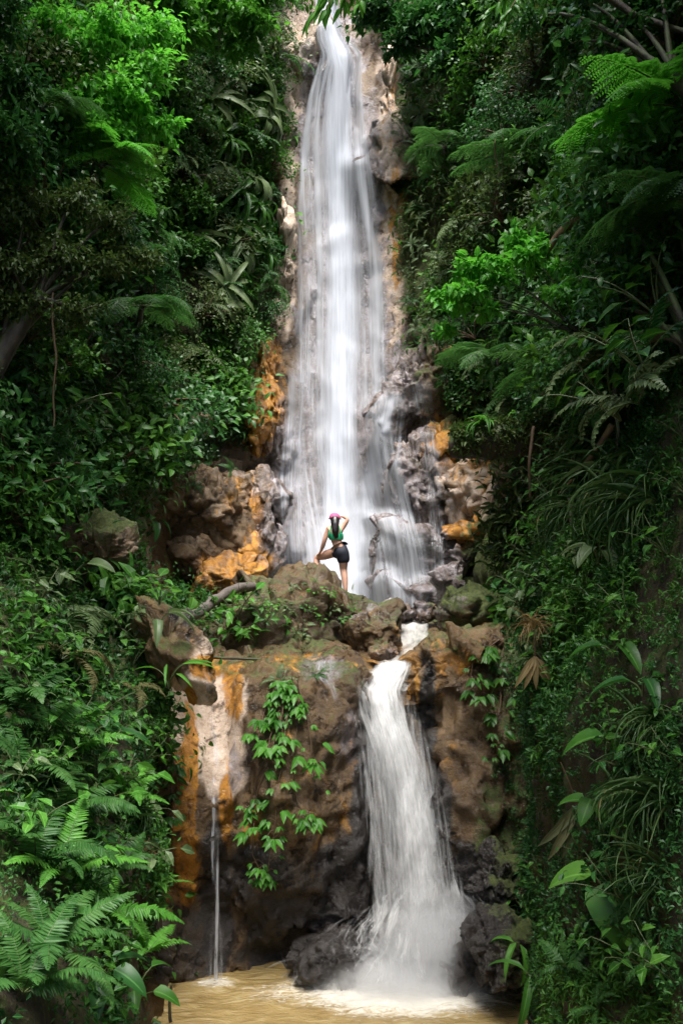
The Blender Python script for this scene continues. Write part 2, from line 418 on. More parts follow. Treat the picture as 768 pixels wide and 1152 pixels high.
M_LEAF_B = leaf_mat('fresh_green_leaf', (.030, .115, .014), (.066, .215, .026), (.120, .310, .045), rough=.4, trans=.4)
M_LEAF_Y = leaf_mat('sunlit_leaf', (.040, .17, .020), (.088, .32, .038), (.15, .43, .06), rough=.42, trans=.42)  # brighter green puts sunlight into the colour of the lit crowns and fronds
M_LEAF_P = leaf_mat('pale_green_leaf', (.050, .085, .030), (.090, .140, .055), (.150, .200, .090), rough=.42)
M_FERN = leaf_mat('fern_green', (.014, .056, .012), (.034, .105, .022), (.070, .165, .036), rough=.45, trans=.35)
M_FERN_Y = leaf_mat('tan_fern', (.07, .065, .025), (.12, .12, .045), (.19, .17, .075), rough=.55)
M_GRASS = leaf_mat('grass_blade', (.014, .042, .010), (.034, .082, .020), (.085, .135, .042), rough=.45, dead=(.22, .15, .07))
M_DRY = leaf_mat('dry_palm_leaf', (.14, .11, .045), (.26, .19, .085), (.36, .26, .12), rough=.6)
M_DRYG = leaf_mat('fading_palm_leaf', (.040, .055, .022), (.070, .085, .035), (.12, .12, .055), rough=.5)
M_STEM = plain_mat('green_stem', (.05, .07, .02), .5, .3)
M_STEMB = plain_mat('brown_stem', (.09, .055, .028), .7, .4)
M_BARK = bark_mat('rainforest_bark', (.014, .010, .007), (.055, .040, .027), .8)
M_BARKB = bark_mat('ochre_bark', (.06, .032, .014), (.20, .115, .05), .4)
M_LOGG = bark_mat('grey_weathered_log', (.05, .04, .033), (.16, .135, .115), .0, 9.)

# ------------------------------------------------------------------ paint by place (stains, dampness and moss each with a shape of their own)
PAINT = {
 'pale': [(345,60,22,55,1.),(330,130,16,60,.95),(322,250,12,90,.85),(318,330,14,50,.9),(440,70,16,26,1.),(436,150,14,60,.8),(436,240,20,90,.8),(442,330,16,60,.7),(318,60,14,60,.9),
          (300,410,22,40,.35),(228,580,36,40,.4),(525,560,24,46,.95),(505,590,16,30,.7),(230,806,42,70,1.4),(250,855,28,44,1.2),(240,760,30,26,.7),(95,600,40,14,.7),
          (290,500,14,60,.4),(468,740,30,20,.25),(350,790,20,40,.15),(480,430,30,30,.3),(540,545,20,30,.6)],
 'stain': [(300,440,26,80,.5),(293,478,16,40,.75),(292,612,24,36,1.),(300,645,26,20,.9),(496,502,19,30,1.05),(530,597,34,12,1.1),(515,610,16,20,.7),(447,240,12,110,.6),(314,200,10,120,.4),(440,100,12,40,.5),
           (213,900,10,150,1.),(205,960,22,110,.5),(256,905,9,60,.9),(238,752,34,16,.9),(262,780,10,40,.8),(290,960,20,60,.45),(330,900,60,120,.25),(400,870,14,70,.45),
           (440,740,40,20,.4),(500,745,46,16,.4),(495,850,26,120,.3),(350,745,80,14,.5),(250,640,30,30,.45),(270,560,30,30,.4),(470,775,16,20,.5),(395,930,16,90,.35),(560,625,22,26,.5)],
 'wet': [(385,200,46,200,.9),(385,420,64,180,.9),(455,450,28,80,.9),(455,560,44,110,.85),(450,640,80,60,.95),(330,580,40,120,.85),(310,540,24,60,.6),(264,860,9,30,.7),(345,80,10,40,.5),(460,690,50,16,.6),(540,640,30,40,.6),(300,560,20,60,.5),(365,750,30,18,.8),(430,160,18,60,.4),(395,830,14,40,.6)],
 'dark': [(408,900,16,130,.9),(395,1020,60,90,1.),(330,1060,90,60,.9),(243,1015,20,100,.9),(540,1000,60,60,1.),(540,1080,60,60,1.),(530,920,60,130,.35),(200,1060,60,60,.6),(480,800,12,70,.9),(495,930,18,80,.8),(210,690,20,20,.6),(460,610,50,18,.8),(300,1000,70,60,.6)],
 'moss': [(315,690,120,50,.42),(395,760,26,26,.4),(420,710,30,30,.35),(320,750,90,20,.3),(600,900,60,300,.55),(575,640,60,80,.9),(130,560,60,60,.7),(340,800,60,60,.2),(500,720,40,16,.4),(560,450,90,50,.6),(480,200,40,240,.7),(290,250,26,200,.6),(360,850,60,120,.15),(450,300,14,80,.35),(445,180,10,80,.45),(190,720,30,60,.4),(520,690,50,30,.5),(545,850,40,140,.15)],
}
def paint(v, seed=0):
    px, py = proj(v)
    w = np.stack([fbm(v * 1.1, 4, 71 + seed), fbm(v * 1.1 + 31, 4, 72 + seed), fbm(v * 4., 3, 77)], 1)
    out = {}
    front = sstep(1.5, 4, v[:, 1])
    for nm, L in PAINT.items():
        a = np.zeros(len(v))
        for cx, cy, rx, ry, s in L:
            d = np.sqrt(((px - cx) / rx + w[:, 0] * .5) ** 2 + ((py - cy) / ry + w[:, 1] * .4) ** 2) + w[:, 2] * .15
            a = np.maximum(a, s * sstep(1.25, .6, d))
        out[nm] = a * front
    return out

def inpoly(px, py, poly):
    c = np.zeros(np.shape(px), bool); n = len(poly)
    for i in range(n):
        x1, y1 = poly[i]; x2, y2 = poly[(i + 1) % n]
        k = ((y1 > py) != (y2 > py)) & (px < (x2 - x1) * (py - y1) / (y2 - y1 + 1e-9) + x1)
        c ^= k
    return c

# ------------------------------------------------------------------ terrain
def catmull(C, n_per):
    """C [S,...] control rows -> dense rows; n_per list of samples per interval"""
    S = len(C); out = []
    for i in range(S - 1):
        p0 = C[max(i - 1, 0)]; p1 = C[i]; p2 = C[i + 1]; p3 = C[min(i + 2, S - 1)]
        for k in range(n_per[i]):
            t = k / n_per[i]
            out.append(.5 * (2 * p1 + (p2 - p0) * t + (2 * p0 - 5 * p1 + 4 * p2 - p3) * t * t + (3 * p1 - p0 - 3 * p2 + p3) * t ** 3))
    out.append(C[-1]); return np.array(out)

def loft(C, ds, maxn=60):
    C = np.array(C, float)
    n1 = [int(np.clip(np.median(np.linalg.norm(C[i + 1] - C[i], axis=-1)) / ds, 3, maxn)) for i in range(len(C) - 1)]
    D = catmull(C, n1)
    E = np.swapaxes(D, 0, 1); Ec = np.swapaxes(C, 0, 1)
    n2 = [int(np.clip(np.median(np.linalg.norm(Ec[i + 1] - Ec[i], axis=-1)) / ds, 3, maxn)) for i in range(Ec.shape[0] - 1)]
    G = catmull(E, n2)
    return np.swapaxes(G, 0, 1)     # [ns, nk, 3]

def grid_normals(G, flip=False):
    n = np.cross(np.gradient(G, axis=0), np.gradient(G, axis=1))
    n /= np.linalg.norm(n, axis=-1)[..., None] + 1e-9
    return -n if flip else n

ST = [  # gorge stations: behind the camera left -> waterfall -> behind the camera right; nine heights each
 [(-1.5,-6,-1.5),(-1.6,-6,2),(-1.9,-6,3.7),(-3,-6,4.2),(-5,-6,5.5),(-6,-6,9),(-6.5,-6,14),(-7,-6,20),(-8,-6,27)],
 [(-1.3,2,-1.5),(-1.35,2,1.5),(-1.5,2,2.9),(-2.2,2,3.7),(-3.6,2,5.0),(-4.8,2,8),(-5.4,2,13),(-6,2,19),(-7,2,27)],
 [(-1.5,5.5,-1.5),(-1.5,5.5,1.2),(-1.6,5.5,2.6),(-2.1,5.5,3.4),(-3.2,5.5,4.8),(-4.3,5.5,7.5),(-4.9,5.5,13),(-5.5,5.5,19),(-6.5,5.5,27)],
 [(-2.0,8.5,-1.5),(-1.98,8.5,1),(-2.0,8.5,2.6),(-2.35,8.5,3.6),(-3.3,8.6,4.9),(-4.2,8.8,7.5),(-4.7,9,13),(-5.2,9,19),(-6.2,9,27)],
 [(-2.5,11,-1.5),(-2.45,11,1),(-2.45,11,2.8),(-2.55,11,4.2),(-3.4,11,5.2),(-4.4,11.2,7.5),(-4.8,11.6,13),(-5.2,12,19),(-6,12,27)],
 [(-3.3,13.5,-1.5),(-3.2,13.5,1.5),(-3.1,13.5,3.5),(-2.95,13.5,4.6),(-3.6,13.6,5.6),(-4.5,13.9,7.9),(-4.8,14.3,13),(-5.2,15,19),(-6,15,27)],
 [(-3.7,17,3),(-3.6,17,4),(-3.4,17,4.6),(-3.3,17,5),(-3.7,17,5.9),(-4.3,17.4,8.5),(-4.5,18,13),(-4.9,18.6,19),(-5.6,19,27)],
 [(-3.4,20,3),(-3.5,20,4.2),(-3.5,20,4.7),(-3.5,20,5.2),(-3.6,20.1,6.4),(-3.6,20.4,8.7),(-3.7,21,13),(-4.1,21.8,19),(-5,23,27)],
 [(-2.4,21.2,3),(-2.4,21.2,4.3),(-2.4,21.2,4.8),(-2.4,21.2,5.2),(-2.45,21.4,6.6),(-2.5,22,8.7),(-2.5,22.8,13),(-2.6,24,19),(-3,25.5,27)],
 [(-1.5,21.5,3),(-1.5,21.5,4.3),(-1.5,21.5,4.8),(-1.5,21.5,5.2),(-1.5,21.9,6.6),(-1.45,22.8,8.7),(-1.45,23.7,13),(-1.5,25,19),(-1.0,27.2,27)],
 [(0,22,3),(0,22,4.3),(0,22,4.8),(0,22,5.2),(0,22.4,6.6),(0,23.1,8.7),(0,24.1,13),(-.1,25.6,19.5),(-.25,28.6,26)],
 [(1.7,21.2,3),(1.7,21.2,4.3),(1.7,21.2,4.8),(1.7,21.2,5.2),(1.75,21.3,6.8),(1.55,22.3,9.2),(1.45,23.7,13),(1.45,25,19),(.9,27.3,26.6)],
 [(2.7,20.4,3),(2.7,20.4,4.3),(2.7,20.4,4.8),(2.7,20.4,5.2),(2.7,20.6,6.6),(2.4,21.8,8.9),(2.0,23.2,13),(1.95,24.4,19),(2.2,26,27)],
 [(3.1,18.5,3),(3.05,18.5,4.3),(3.0,18.5,4.8),(3.0,18.5,5.2),(3.1,18.8,6.5),(3.3,20,8.7),(3.1,21.5,13),(3.2,22.5,19),(3.8,24,27)],
 [(3.0,15.5,0),(3.0,15.5,2.5),(3.0,15.5,4),(3.0,15.5,4.9),(3.2,15.5,6.3),(3.6,16.5,8.8),(3.9,17.5,13),(4.2,18.5,19),(5,20,27)],
 [(2.55,12.5,-1.5),(2.5,12.5,1.5),(2.5,12.5,3.5),(2.6,12.5,5),(2.9,12.5,6.3),(3.4,12.8,8.5),(4,13.5,14),(4.4,14,20),(5.2,15,27)],
 [(1.98,9.8,-1.5),(1.93,9.8,1.5),(1.88,9.8,3.5),(1.93,9.8,5.0),(2.3,9.8,6.2),(3.1,10,8.2),(3.9,10,13.5),(4.4,10,20),(5.2,10,27)],
 [(1.8,8,-1.5),(1.78,8,1.5),(1.78,8,3.3),(1.88,8,4.6),(2.3,8,6),(3,8,8),(3.8,8,13),(4.4,8,19),(5.2,8,27)],
 [(1.75,5.5,-1.5),(1.75,5.5,1.5),(1.8,5.5,3.2),(2,5.5,4.4),(2.5,5.5,5.8),(3.2,5.5,8),(4.1,5.5,13),(4.6,5.5,19),(5.4,5.5,27)],
 [(1.9,2,-1.5),(1.9,2,1.5),(2.0,2,3.2),(2.3,2,4.4),(3.0,2,5.8),(3.9,2,8),(4.7,2,13),(5.2,2,19),(6,2,27)],
 [(2.4,-6,-1.5),(2.4,-6,1.5),(2.5,-6,3.2),(3,-6,4.4),(4,-6,5.8),(5,-6,8),(5.6,-6,13),(6,-6,19),(7,-6,27)],
]
for k_, dx_ in ((14, .15), (15, .28), (16, .24), (17, .16), (3, -.08), (4, -.08)): ST[k_] = [(x + dx_, y, z) for x, y, z in ST[k_]]
def rockdisp(v, seed=0):
    """broken, jointed rock relief"""
    w = v + .22 * np.stack([fbm(v * .8, 3, 5 + seed), fbm(v * .8 + 9, 3, 6 + seed), fbm(v * .8 + 19, 3, 7 + seed)], 1)
    return .36 * facets(w * np.array([.7, .7, .45]), 3 + seed, .9) + .10 * facets(w * np.array([1.9, 1.9, 1.3]) + 3, 13 + seed, .9) + .02 * facets(w * 5., 15 + seed, .9) + .14 * fbm(v * .6, 4, 21 + seed) + .04 * fbm(v * 4, 4, 22 + seed)

BARE = [(325,-120),(320,20),(318,120),(310,200),(322,260),(300,360),(275,385),(270,500),(218,530),(150,552),(140,670),(570,690),(582,600),(598,545),(540,480),(508,420),(462,385),(456,250),(458,60),(420,10),(410,-120)]
def solid_obj(name, G, flip, disp, kind='structure', extra=None, smooth=True):
    n = grid_normals(G, flip); sh = G.shape
    v = G.reshape(-1, 3); nn = n.reshape(-1, 3)
    v = v + nn * disp(v)[:, None]
    a = paint(v)
    if extra: a.update(extra(v, a))
    f = grid_faces(sh[0], sh[1])
    if flip: f = f[:, ::-1]
    g = Geo(); g.add(v, f.ravel(), np.full(len(f), 4))
    o = link(name, g.mesh(name, M_ROCK, smooth, attrs=a)); o['kind'] = kind
    return o, v, f

def gorge_disp(v):
    px, py = proj(v)
    b = inpoly(px + 14 * perlin(v, 3), py + 14 * perlin(v + 7, 4), BARE) & (v[:, 1] > 14)
    r = rockdisp(v)
    s = .55 * fbm(v * .28, 3, 41) + .30 * fbm(v * .9, 4, 42) + .1 * fbm(v * 3, 3, 43)
    near = sstep(14, 9, v[:, 1])
    ch = inpoly(px, py, [(335,-60),(330,300),(320,650),(450,650),(445,300),(408,-60)])
    r = np.where(ch, r * .5, r)
    return np.where(b, r, s * (1 - .45 * near))
def gorge_extra(v, a):
    px, py = proj(v)
    b = inpoly(px + 20 * perlin(v * .8, 3), py + 20 * perlin(v * .8 + 7, 4), BARE) & (v[:, 1] > 14)
    so = np.where(b, 0., .95)
    return {'soil': so, 'moss': np.maximum(a['moss'], np.where(b, 0, .45))}
G1 = loft(ST, .13, 60)
gorge, gv, gf = solid_obj('cliff_terrain', G1, False, gorge_disp, extra=gorge_extra)

# lower rock face and the basin above it
def face_station(x, z_top=4.3, y_base=12.6, bulge=0., lip=13.5, chute=None):
    return [(x, y_base + .1, -1.5), (x, y_base, .1), (x, y_base - .05 - bulge * .6, 1.3), (x, y_base + .1 - bulge, 2.5), (x, y_base + .35 - bulge * .8, 3.5),
            (x, lip - .1 - bulge * .4, z_top - .12), (x, lip + .5, z_top + .05), (x, 15.5, z_top + .22), (x, 17.5, 4.75), (x, 20, 4.95), (x, 23.5, 5.05)]
RS = [face_station(-4.2, 4.6), face_station(-3.1, 4.55, 12.5), face_station(-2.65, 4.45, 12.4),
      # the pale chute: a smooth inclined slab
      [(-2.15,12.5,-1.5),(-2.15,12.4,.1),(-2.12,12.45,1.3),(-2.02,12.2,2.42),(-2.12,12.95,3.12),(-2.25,13.8,3.85),(-2.3,14.6,4.3),(-2.3,15.6,4.5),(-2.3,17.5,4.8),(-2.3,20,4.95),(-2.3,23.5,5.05)],
      [(-1.75,12.6,-1.5),(-1.75,12.6,.1),(-1.72,12.6,1.3),(-1.68,12.25,2.5),(-1.72,13.0,3.1),(-1.8,13.85,3.8),(-1.9,14.6,4.28),(-1.9,15.6,4.5),(-1.9,17.5,4.8),(-1.9,20,4.95),(-1.9,23.5,5.05)],
      face_station(-1.35, 4.3, 12.7, .2), face_station(-.8, 4.35, 12.8, .62), face_station(-.25, 4.3, 12.9, .62), face_station(.15, 4.2, 13.0, .35),
      face_station(.42, 3.95, 13.1, 0, 13.6), face_station(.8, 3.85, 13.2, 0, 13.7), face_station(1.15, 3.9, 13.2, 0, 13.7), face_station(1.4, 4.2, 13.0, .25, 13.4), face_station(1.9, 4.35, 12.9, .42, 13.3),
      face_station(2.4, 4.5, 12.7, .1), face_station(3.4, 4.7, 12.7)]
for st in RS[9:13]:     # the stream bed runs up to the right towards the falls
    for k in range(6, 9): st[k] = (st[k][0] + (st[k][1] - 13.6) * .14, st[k][1], st[k][2] - .05)
G2 = loft(RS, .055, 60)
def face_disp(v):
    px, py = proj(v)
    smooth = np.exp(-(((px - 235) / 45) ** 2 + ((py - 810) / 75) ** 2))
    r = .22 * fbm(v * .55, 3, 51) + .14 * fbm(v * 1.5, 4, 52) + .035 * fbm(v * 6, 4, 53)
    rid = -.10 * sstep(.16, 0, np.abs(fbm(v * np.array([.8, .8, .55]), 3, 54)))
    w = v + .2 * np.stack([fbm(v, 3, 55), fbm(v + 9, 3, 56), fbm(v + 19, 3, 57)], 1)
    r = r * .8 + .16 * facets(w * np.array([.9, .9, .6]), 58, .9) + .06 * facets(w * 2.6, 59, .9) + .02 * facets(w * 7, 60, .9)
    chan = sstep(395, 415, px) * sstep(505, 488, px) * sstep(675, 690, py) * sstep(800, 775, py)
    return (r + rid) * (1 - .85 * smooth) * (1 - .88 * chan)
ledge, lv, lf = solid_obj('rock_ledge_terrain', G2, False, face_disp)

# bank under the camera and the ground beyond the rim, out to the horizon
g = Geo()
xs = np.linspace(-2.2, 2.9, 40); ys = np.linspace(-6.2, 2.6, 60)
X, Yy = np.meshgrid(xs, ys, indexing='ij')
Z = np.where(Yy < 1.6, 3.7, 3.7 - (Yy - 1.6) * 4.5) + .12 * fbm(np.stack([X, Yy, X * 0], -1).reshape(-1, 3), 4, 61).reshape(X.shape)
v = np.stack([X, Yy, Z], -1).reshape(-1, 3); f = grid_faces(40, 60)
g.add(v, f.ravel(), np.full(len(f), 4))
a = {'soil': np.full(len(v), .9), 'moss': np.full(len(v), .5)}
tag(link('ground_bank', g.mesh('ground_bank', M_ROCK, attrs=a)), kind='structure')
g = Geo()
def rim(z0, inner, outer, n=6):
    pass
# rim plateau: from the cliff top outwards on three sides
top = G1[:, -1, :]
ext = []
cen = np.array([0., 8., 0.])
for k, q in enumerate((0., 3., 12., 60., 400.)):
    d = top - cen; d[:, 2] = 0; d /= np.linalg.norm(d, axis=1)[:, None]
    r = top + d * q; r[:, 2] = np.where(q == 0, top[:, 2] - .2, 27 + .8 * fbm(r * .12, 3, 63) + q * .04)
    ext.append(r)
ext = np.array(ext); f = grid_faces(ext.shape[0], ext.shape[1])
g.add(ext.reshape(-1, 3), f.ravel(), np.full(len(f), 4))
a = {'soil': np.full(ext.shape[0] * ext.shape[1], .7), 'moss': np.full(ext.shape[0] * ext.shape[1], .8)}
tag(link('hill_terrain', g.mesh('hill_terrain', M_ROCK, attrs=a)), kind='structure')
g = Geo(); s_ = 900.
g.add([(-s_, -s_, -3), (s_, -s_, -3), (s_, s_, -3), (-s_, s_, -3)], [0, 1, 2, 3], [4])
tag(link('ground', g.mesh('ground', M_ROCK, attrs={'soil': np.full(4, 1.), 'moss': np.full(4, .5)})), kind='structure')

# ------------------------------------------------------------------ boulders
bm = bmesh.new(); bmesh.ops.create_icosphere(bm, subdivisions=6, radius=1.0)
ICO = np.array([x.co[:] for x in bm.verts]); ICOF = np.array([[y.index for y in x.verts] for x in bm.faces]); bm.free()
bm = bmesh.new(); bmesh.ops.create_icosphere(bm, subdivisions=5, radius=1.0)
ICO5 = np.array([x.co[:] for x in bm.verts]); ICOF5 = np.array([[y.index for y in x.verts] for x in bm.faces]); bm.free()
SOLID_V = [gv, lv]; SOLID_F = [gf, lf]
def boulder(name, label, c, size, rot=(0, 0, 0), seed=0, ang=.6, rough=.1, paintx=None, cat='boulder', group=None, hi=False, blk=.8):
    I, F = (ICO, ICOF) if hi else (ICO5, ICOF5)
    r_ = np.random.default_rng(seed)
    pl = r_.normal(size=(13, 3)); pl /= np.linalg.norm(pl, axis=1)[:, None]; dd = r_.uniform(.66, 1.02, 13)
    q = I @ pl.T
    rr = np.where(q > .05, dd[None] / np.maximum(q, .05), 9.)
    k = 34.
    rr = -np.log(np.exp(-k * np.minimum(rr, 1.6)).sum(1) + np.exp(-k * 1.15)) / k
    ang = min(1., ang + .22); rad = ((1 - ang) * .9 + ang * rr) * 1.16
    v = I * rad[:, None] * np.asarray(size)
    sc = 1.6 / max(size)
    v = v + I * (max(size) * (rough * fbm(v * sc + seed * 3.1, 5, seed) + rough * .35 * fbm(v * sc * 4 + seed, 4, seed + 5)))[:, None]
    w1 = v * (1.1 / max(size)) + seed * 1.7; w1 = w1 + .12 * np.stack([fbm(w1 * 1.5, 3, 5), fbm(w1 * 1.5 + 9, 3, 6), fbm(w1 * 1.5 + 19, 3, 7)], 1)
    v = v + I * (max(size) * blk * (.34 * facets(w1 * 1.1, seed, .9) + .09 * facets(w1 * 2.8, seed + 3, .9) + .02 * facets(w1 * 7., seed + 5, .9)))[:, None]
    R = np.array(Matrix.Rotation(rot[2], 3, 'Z') @ Matrix.Rotation(rot[1], 3, 'Y') @ Matrix.Rotation(rot[0], 3, 'X'))
    v = v @ R.T
    w = v + c
    a = paint(w, seed)
    for kk, x in (paintx or {}).items(): a[kk] = np.clip(a.get(kk, np.zeros(len(w))) * .3 + x + .25 * fbm(w * 1.5, 3, 90), 0, 1.1)
    base = np.array([0, 0, v[:, 2].min()])
    g = Geo(); g.add(v - base, F.ravel(), np.full(len(F), 3))
    o = link(name, g.mesh(name, M_ROCK, attrs=a), loc=Vector(c + base))
    tag(o, label, cat, group)
    SOLID_V.append(w); SOLID_F.append(F)
    return o
B = boulder
B('mossy_boulder', 'broad brown mossy boulder the woman stands on, below the tall waterfall', P(333, 708, 17.2), (1.66, 1.25, 1.10), (0, -.03, .1), 3, .25, .08, {'moss': .22, 'wet': 0., 'dark': .2, 'stain': .0, 'pale': 0., 'soil': .45}, hi=True, blk=.85)
B('round_boulder', 'rounded brown boulder at the end of the mossy boulder, beside the white stream', P(420, 714, 16.2), (.40, .42, .42), (0, .3, .2), 8, .55, .09, {'stain': .25}, hi=True)
B('small_boulder', 'small olive mossy boulder left of the lip of the small cascade', P(396, 765, 13.9), (.34, .38, .30), (0, 0, .4), 12, .5, .1, {'moss': .15, 'stain': .2})
B('stream_rock', 'little grey wet rock in the stream beside the rounded brown boulder', P(432, 733, 15.2), (.22, .2, .12), (0, 0, .4), 13, .5, .1, {'wet': .5})
B('flat_boulder', 'flat brown boulder sloping up right of the lip of the small cascade', P(515, 742, 14.2), (.98, .9, .42), (0, -.42, .15), 15, .5, .08, {'stain': .3, 'moss': .2}, hi=True)
B('angular_block', 'angular grey stone block with a dark end on the left bank', P(113, 618, 12.7), (.50, .42, .36), (.1, .12, .5), 21, .95, .04, {'pale': .35}, hi=True)
B('leaning_rock', 'dark brown leaning rock overhanging the pale chute', P(196, 733, 11.5), (.34, .5, .62), (.1, -.55, .2), 24, .7, .08, {'moss': .2})
B('bank_rock', 'brown rock buttress rising from the pool below the ferns', P(148, 1050, 9.5), (.26, .45, 1.15), (0, .05, .2), 25, .6, .1, {'stain': .3, 'moss': .25})
# outcrop left of the falls
B('outcrop_rock', 'big pinkish brown jointed rock below the creepers left of the falls', P(226, 585, 20.2), (.95, .7, 1.0), (.1, .1, .3), 31, .85, .07, {'pale': .2, 'stain': .15}, hi=True)
B('outcrop_rock', 'tall orange stained rock face beside the foot of the falls', P(288, 612, 20.6), (.62, .5, .92), (0, -.1, .2), 32, .9, .05, {'stain': .8}, hi=True)
B('outcrop_rock', 'lumpy tan rock low between the pinkish rock and the orange face', P(223, 628, 19.7), (.60, .5, .42), (0, .1, .5), 33, .55, .13, {'stain': .2, 'pale': .25})
B('outcrop_rock', 'grey topped wedge of rock above the grey log', P(250, 652, 19.3), (.75, .5, .36), (0, -.35, -.1), 34, .9, .05, {'stain': .45, 'wet': .3})
B('outcrop_rock', 'dark grey slanting slab above the orange face, left of the falls', P(266, 560, 20.8), (.62, .5, .62), (0, .5, .1), 35, .85, .06, {'wet': .35})
B('outcrop_rock', 'brown knob jutting at the left edge of the falls below the ochre cliff', P(304, 560, 20.9), (.36, .4, .6), (0, -.6, .1), 36, .8, .08, {'stain': .35})
B('outcrop_rock', 'long ochre rock rib on the cliff left of the falls', P(297, 440, 22.4), (.42, .5, 1.5), (0, .06, .1), 37, .8, .08, {'stain': .5, 'pale': .2}, hi=True)
B('outcrop_rock', 'small brown stone among creepers above the pinkish rock', P(225, 478, 20.2), (.36, .3, .2), (0, .1, .2), 38, .6, .1, {'pale': .2})
B('outcrop_rock', 'pale cream rock beside the top of the falls', P(338, 75, 25.6), (.48, .6, 1.2), (.2, .35, .1), 39, .8, .07, {'pale': .9})
B('outcrop_rock', 'tan pillar of rock along the upper left edge of the falls', P(321, 290, 23.6), (.3, .5, 1.7), (0, 0, .1), 40, .7, .08, {'pale': .8})
B('outcrop_rock', 'pinkish rock pillar along the upper right edge of the falls', P(437, 170, 24.6), (.42, .6, 2.7), (0, -.02, .1), 42, .75, .1, {'pale': .6, 'stain': .25}, hi=True)
B('outcrop_rock', 'rounded pink stone perched on top of the right rock pillar', P(441, 56, 25.2), (.32, .3, .25), (0, 0, .1), 43, .6, .06, {'pale': 1.})
# right of the falls
B('falls_rock', 'grey wet rock shoulder that splits the water right of the main fall', P(478, 448, 22.0), (1.15, .9, 1.15), (.2, .35, .1), 51, .8, .07, {'wet': .4, 'stain': .25, 'pale': .2}, hi=True, blk=.9)
B('falls_rock', 'large dark wet dome at the right foot of the main fall', P(466, 622, 20.4), (.95, .85, .58), (0, .10, .1), 52, .6, .06, {'wet': .8}, hi=True, blk=.7)
B('falls_rock', 'lavender grey wet slab above the dark dome, right of the main fall', P(474, 548, 21.2), (.95, .8, 1.15), (.25, .2, .1), 64, .85, .06, {'wet': .4, 'stain': .25, 'pale': .2}, hi=True, blk=.9)
B('falls_rock', 'dark grey wet ledge of rock hidden behind the stream head', P(470, 668, 20.0), (1.1, .8, .42), (.1, .05, .1), 65, .8, .06, {'wet': .9}, blk=.9)
B('falls_rock', 'bright orange rounded rock right of the falls', P(497, 505, 20.7), (.44, .45, .68), (0, .15, .1), 54, .5, .08, {'stain': 1.})
B('falls_rock', 'pale tan upright rock right of the orange rock', P(526, 560, 20.2), (.55, .5, .95), (0, -.25, .1), 55, .7, .07, {'pale': .85})
B('falls_rock', 'brown rock behind the pale upright rock, under the creepers', P(548, 545, 20.0), (.6, .5, .7), (0, .1, .1), 56, .75, .08, {'stain': .3})
B('falls_rock', 'low orange ledge of rock below the pale upright rock', P(528, 600, 19.3), (.6, .4, .2), (0, .2, .1), 57, .7, .07, {'stain': 1.})
B('falls_rock', 'cream and orange stone under the low orange ledge', P(516, 622, 19.4), (.3, .3, .45), (0, .1, .1), 58, .6, .08, {'pale': .6, 'stain': .4})
B('falls_rock', 'purple grey stone beside the stream under the mossy slope', P(507, 655, 18.6), (.26, .3, .42), (0, -.3, .1), 59, .7, .06, {'wet': .8})
B('falls_rock', 'tan mottled rock above the orange rock, right of the falls', P(506, 432, 21.7), (.85, .6, 1.15), (.1, -.3, .1), 60, .85, .08, {'pale': .25, 'stain': .25}, hi=True)
for i, (x, y, s, lab) in enumerate(((455, 690, .24, 'small brown stone at the head of the stream, nearest the rounded boulder'), (478, 689, .28, 'small orange stone standing in the head of the stream'), (497, 690, .2, 'small dark stone at the right side of the stream head'), (442, 683, .2, 'flat tan stone behind the head of the stream'))):
    B('stream_stone', lab, P(x, y, 17.6), (s, s * .8, s * .6), (0, 0, i), 70 + i, .6, .1, {'stain': .3 + .2 * (i == 1)}, cat='stone', group='stones at the head of the stream')
B('pool_rock', 'black wet rock above the splash at the right of the cascade', P(562, 985, 12.5), (.40, .4, .40), (0, .3, .1), 81, .7, .13, {'dark': 1.}, hi=True)
B('pool_rock', 'long black wet rock sloping down into the pool beside the splash', P(562, 1066, 11.6), (.46, .45, .52), (0, -.5, .2), 82, .7, .1, {'dark': 1.}, hi=True)
B('pool_rock', 'low black wet rock behind the splash at the pool edge', P(520, 1085, 12.2), (.34, .4, .34), (0, .2, .1), 83, .6, .1, {'dark': 1.})
B('pool_rock', 'black rock at the left side of the splash', P(375, 1085, 12.4), (.45, .4, .34), (0, .2, .1), 84, .6, .12, {'dark': 1.})
B('bank_stone', 'brown stone half buried in the mossy right slope', P(530, 690, 15.5), (.6, .6, .42), (0, -.2, .1), 85, .5, .09, {'moss': .5})

def make_bvh():
    off = 0; V = []; F = []
    for v, f in zip(SOLID_V, SOLID_F):
        V.append(v); F += (f + off).tolist(); off += len(v)
    return BVHTree.FromPolygons([tuple(x) for x in np.concatenate(V)], F)
BVH = make_bvh()
CAM = Vector((0, 0, CZ))
def ray(px, py, y0=0., maxd=200):
    d = Vector(P(px, py, 1.0)) - CAM
    h = BVH.ray_cast(CAM + d * y0, d.normalized(), maxd)
    if h[0] is None: return None, None
    n = h[1]
    if n.dot(d) > 0: n = -n
    return np.array(h[0]), np.array(n)

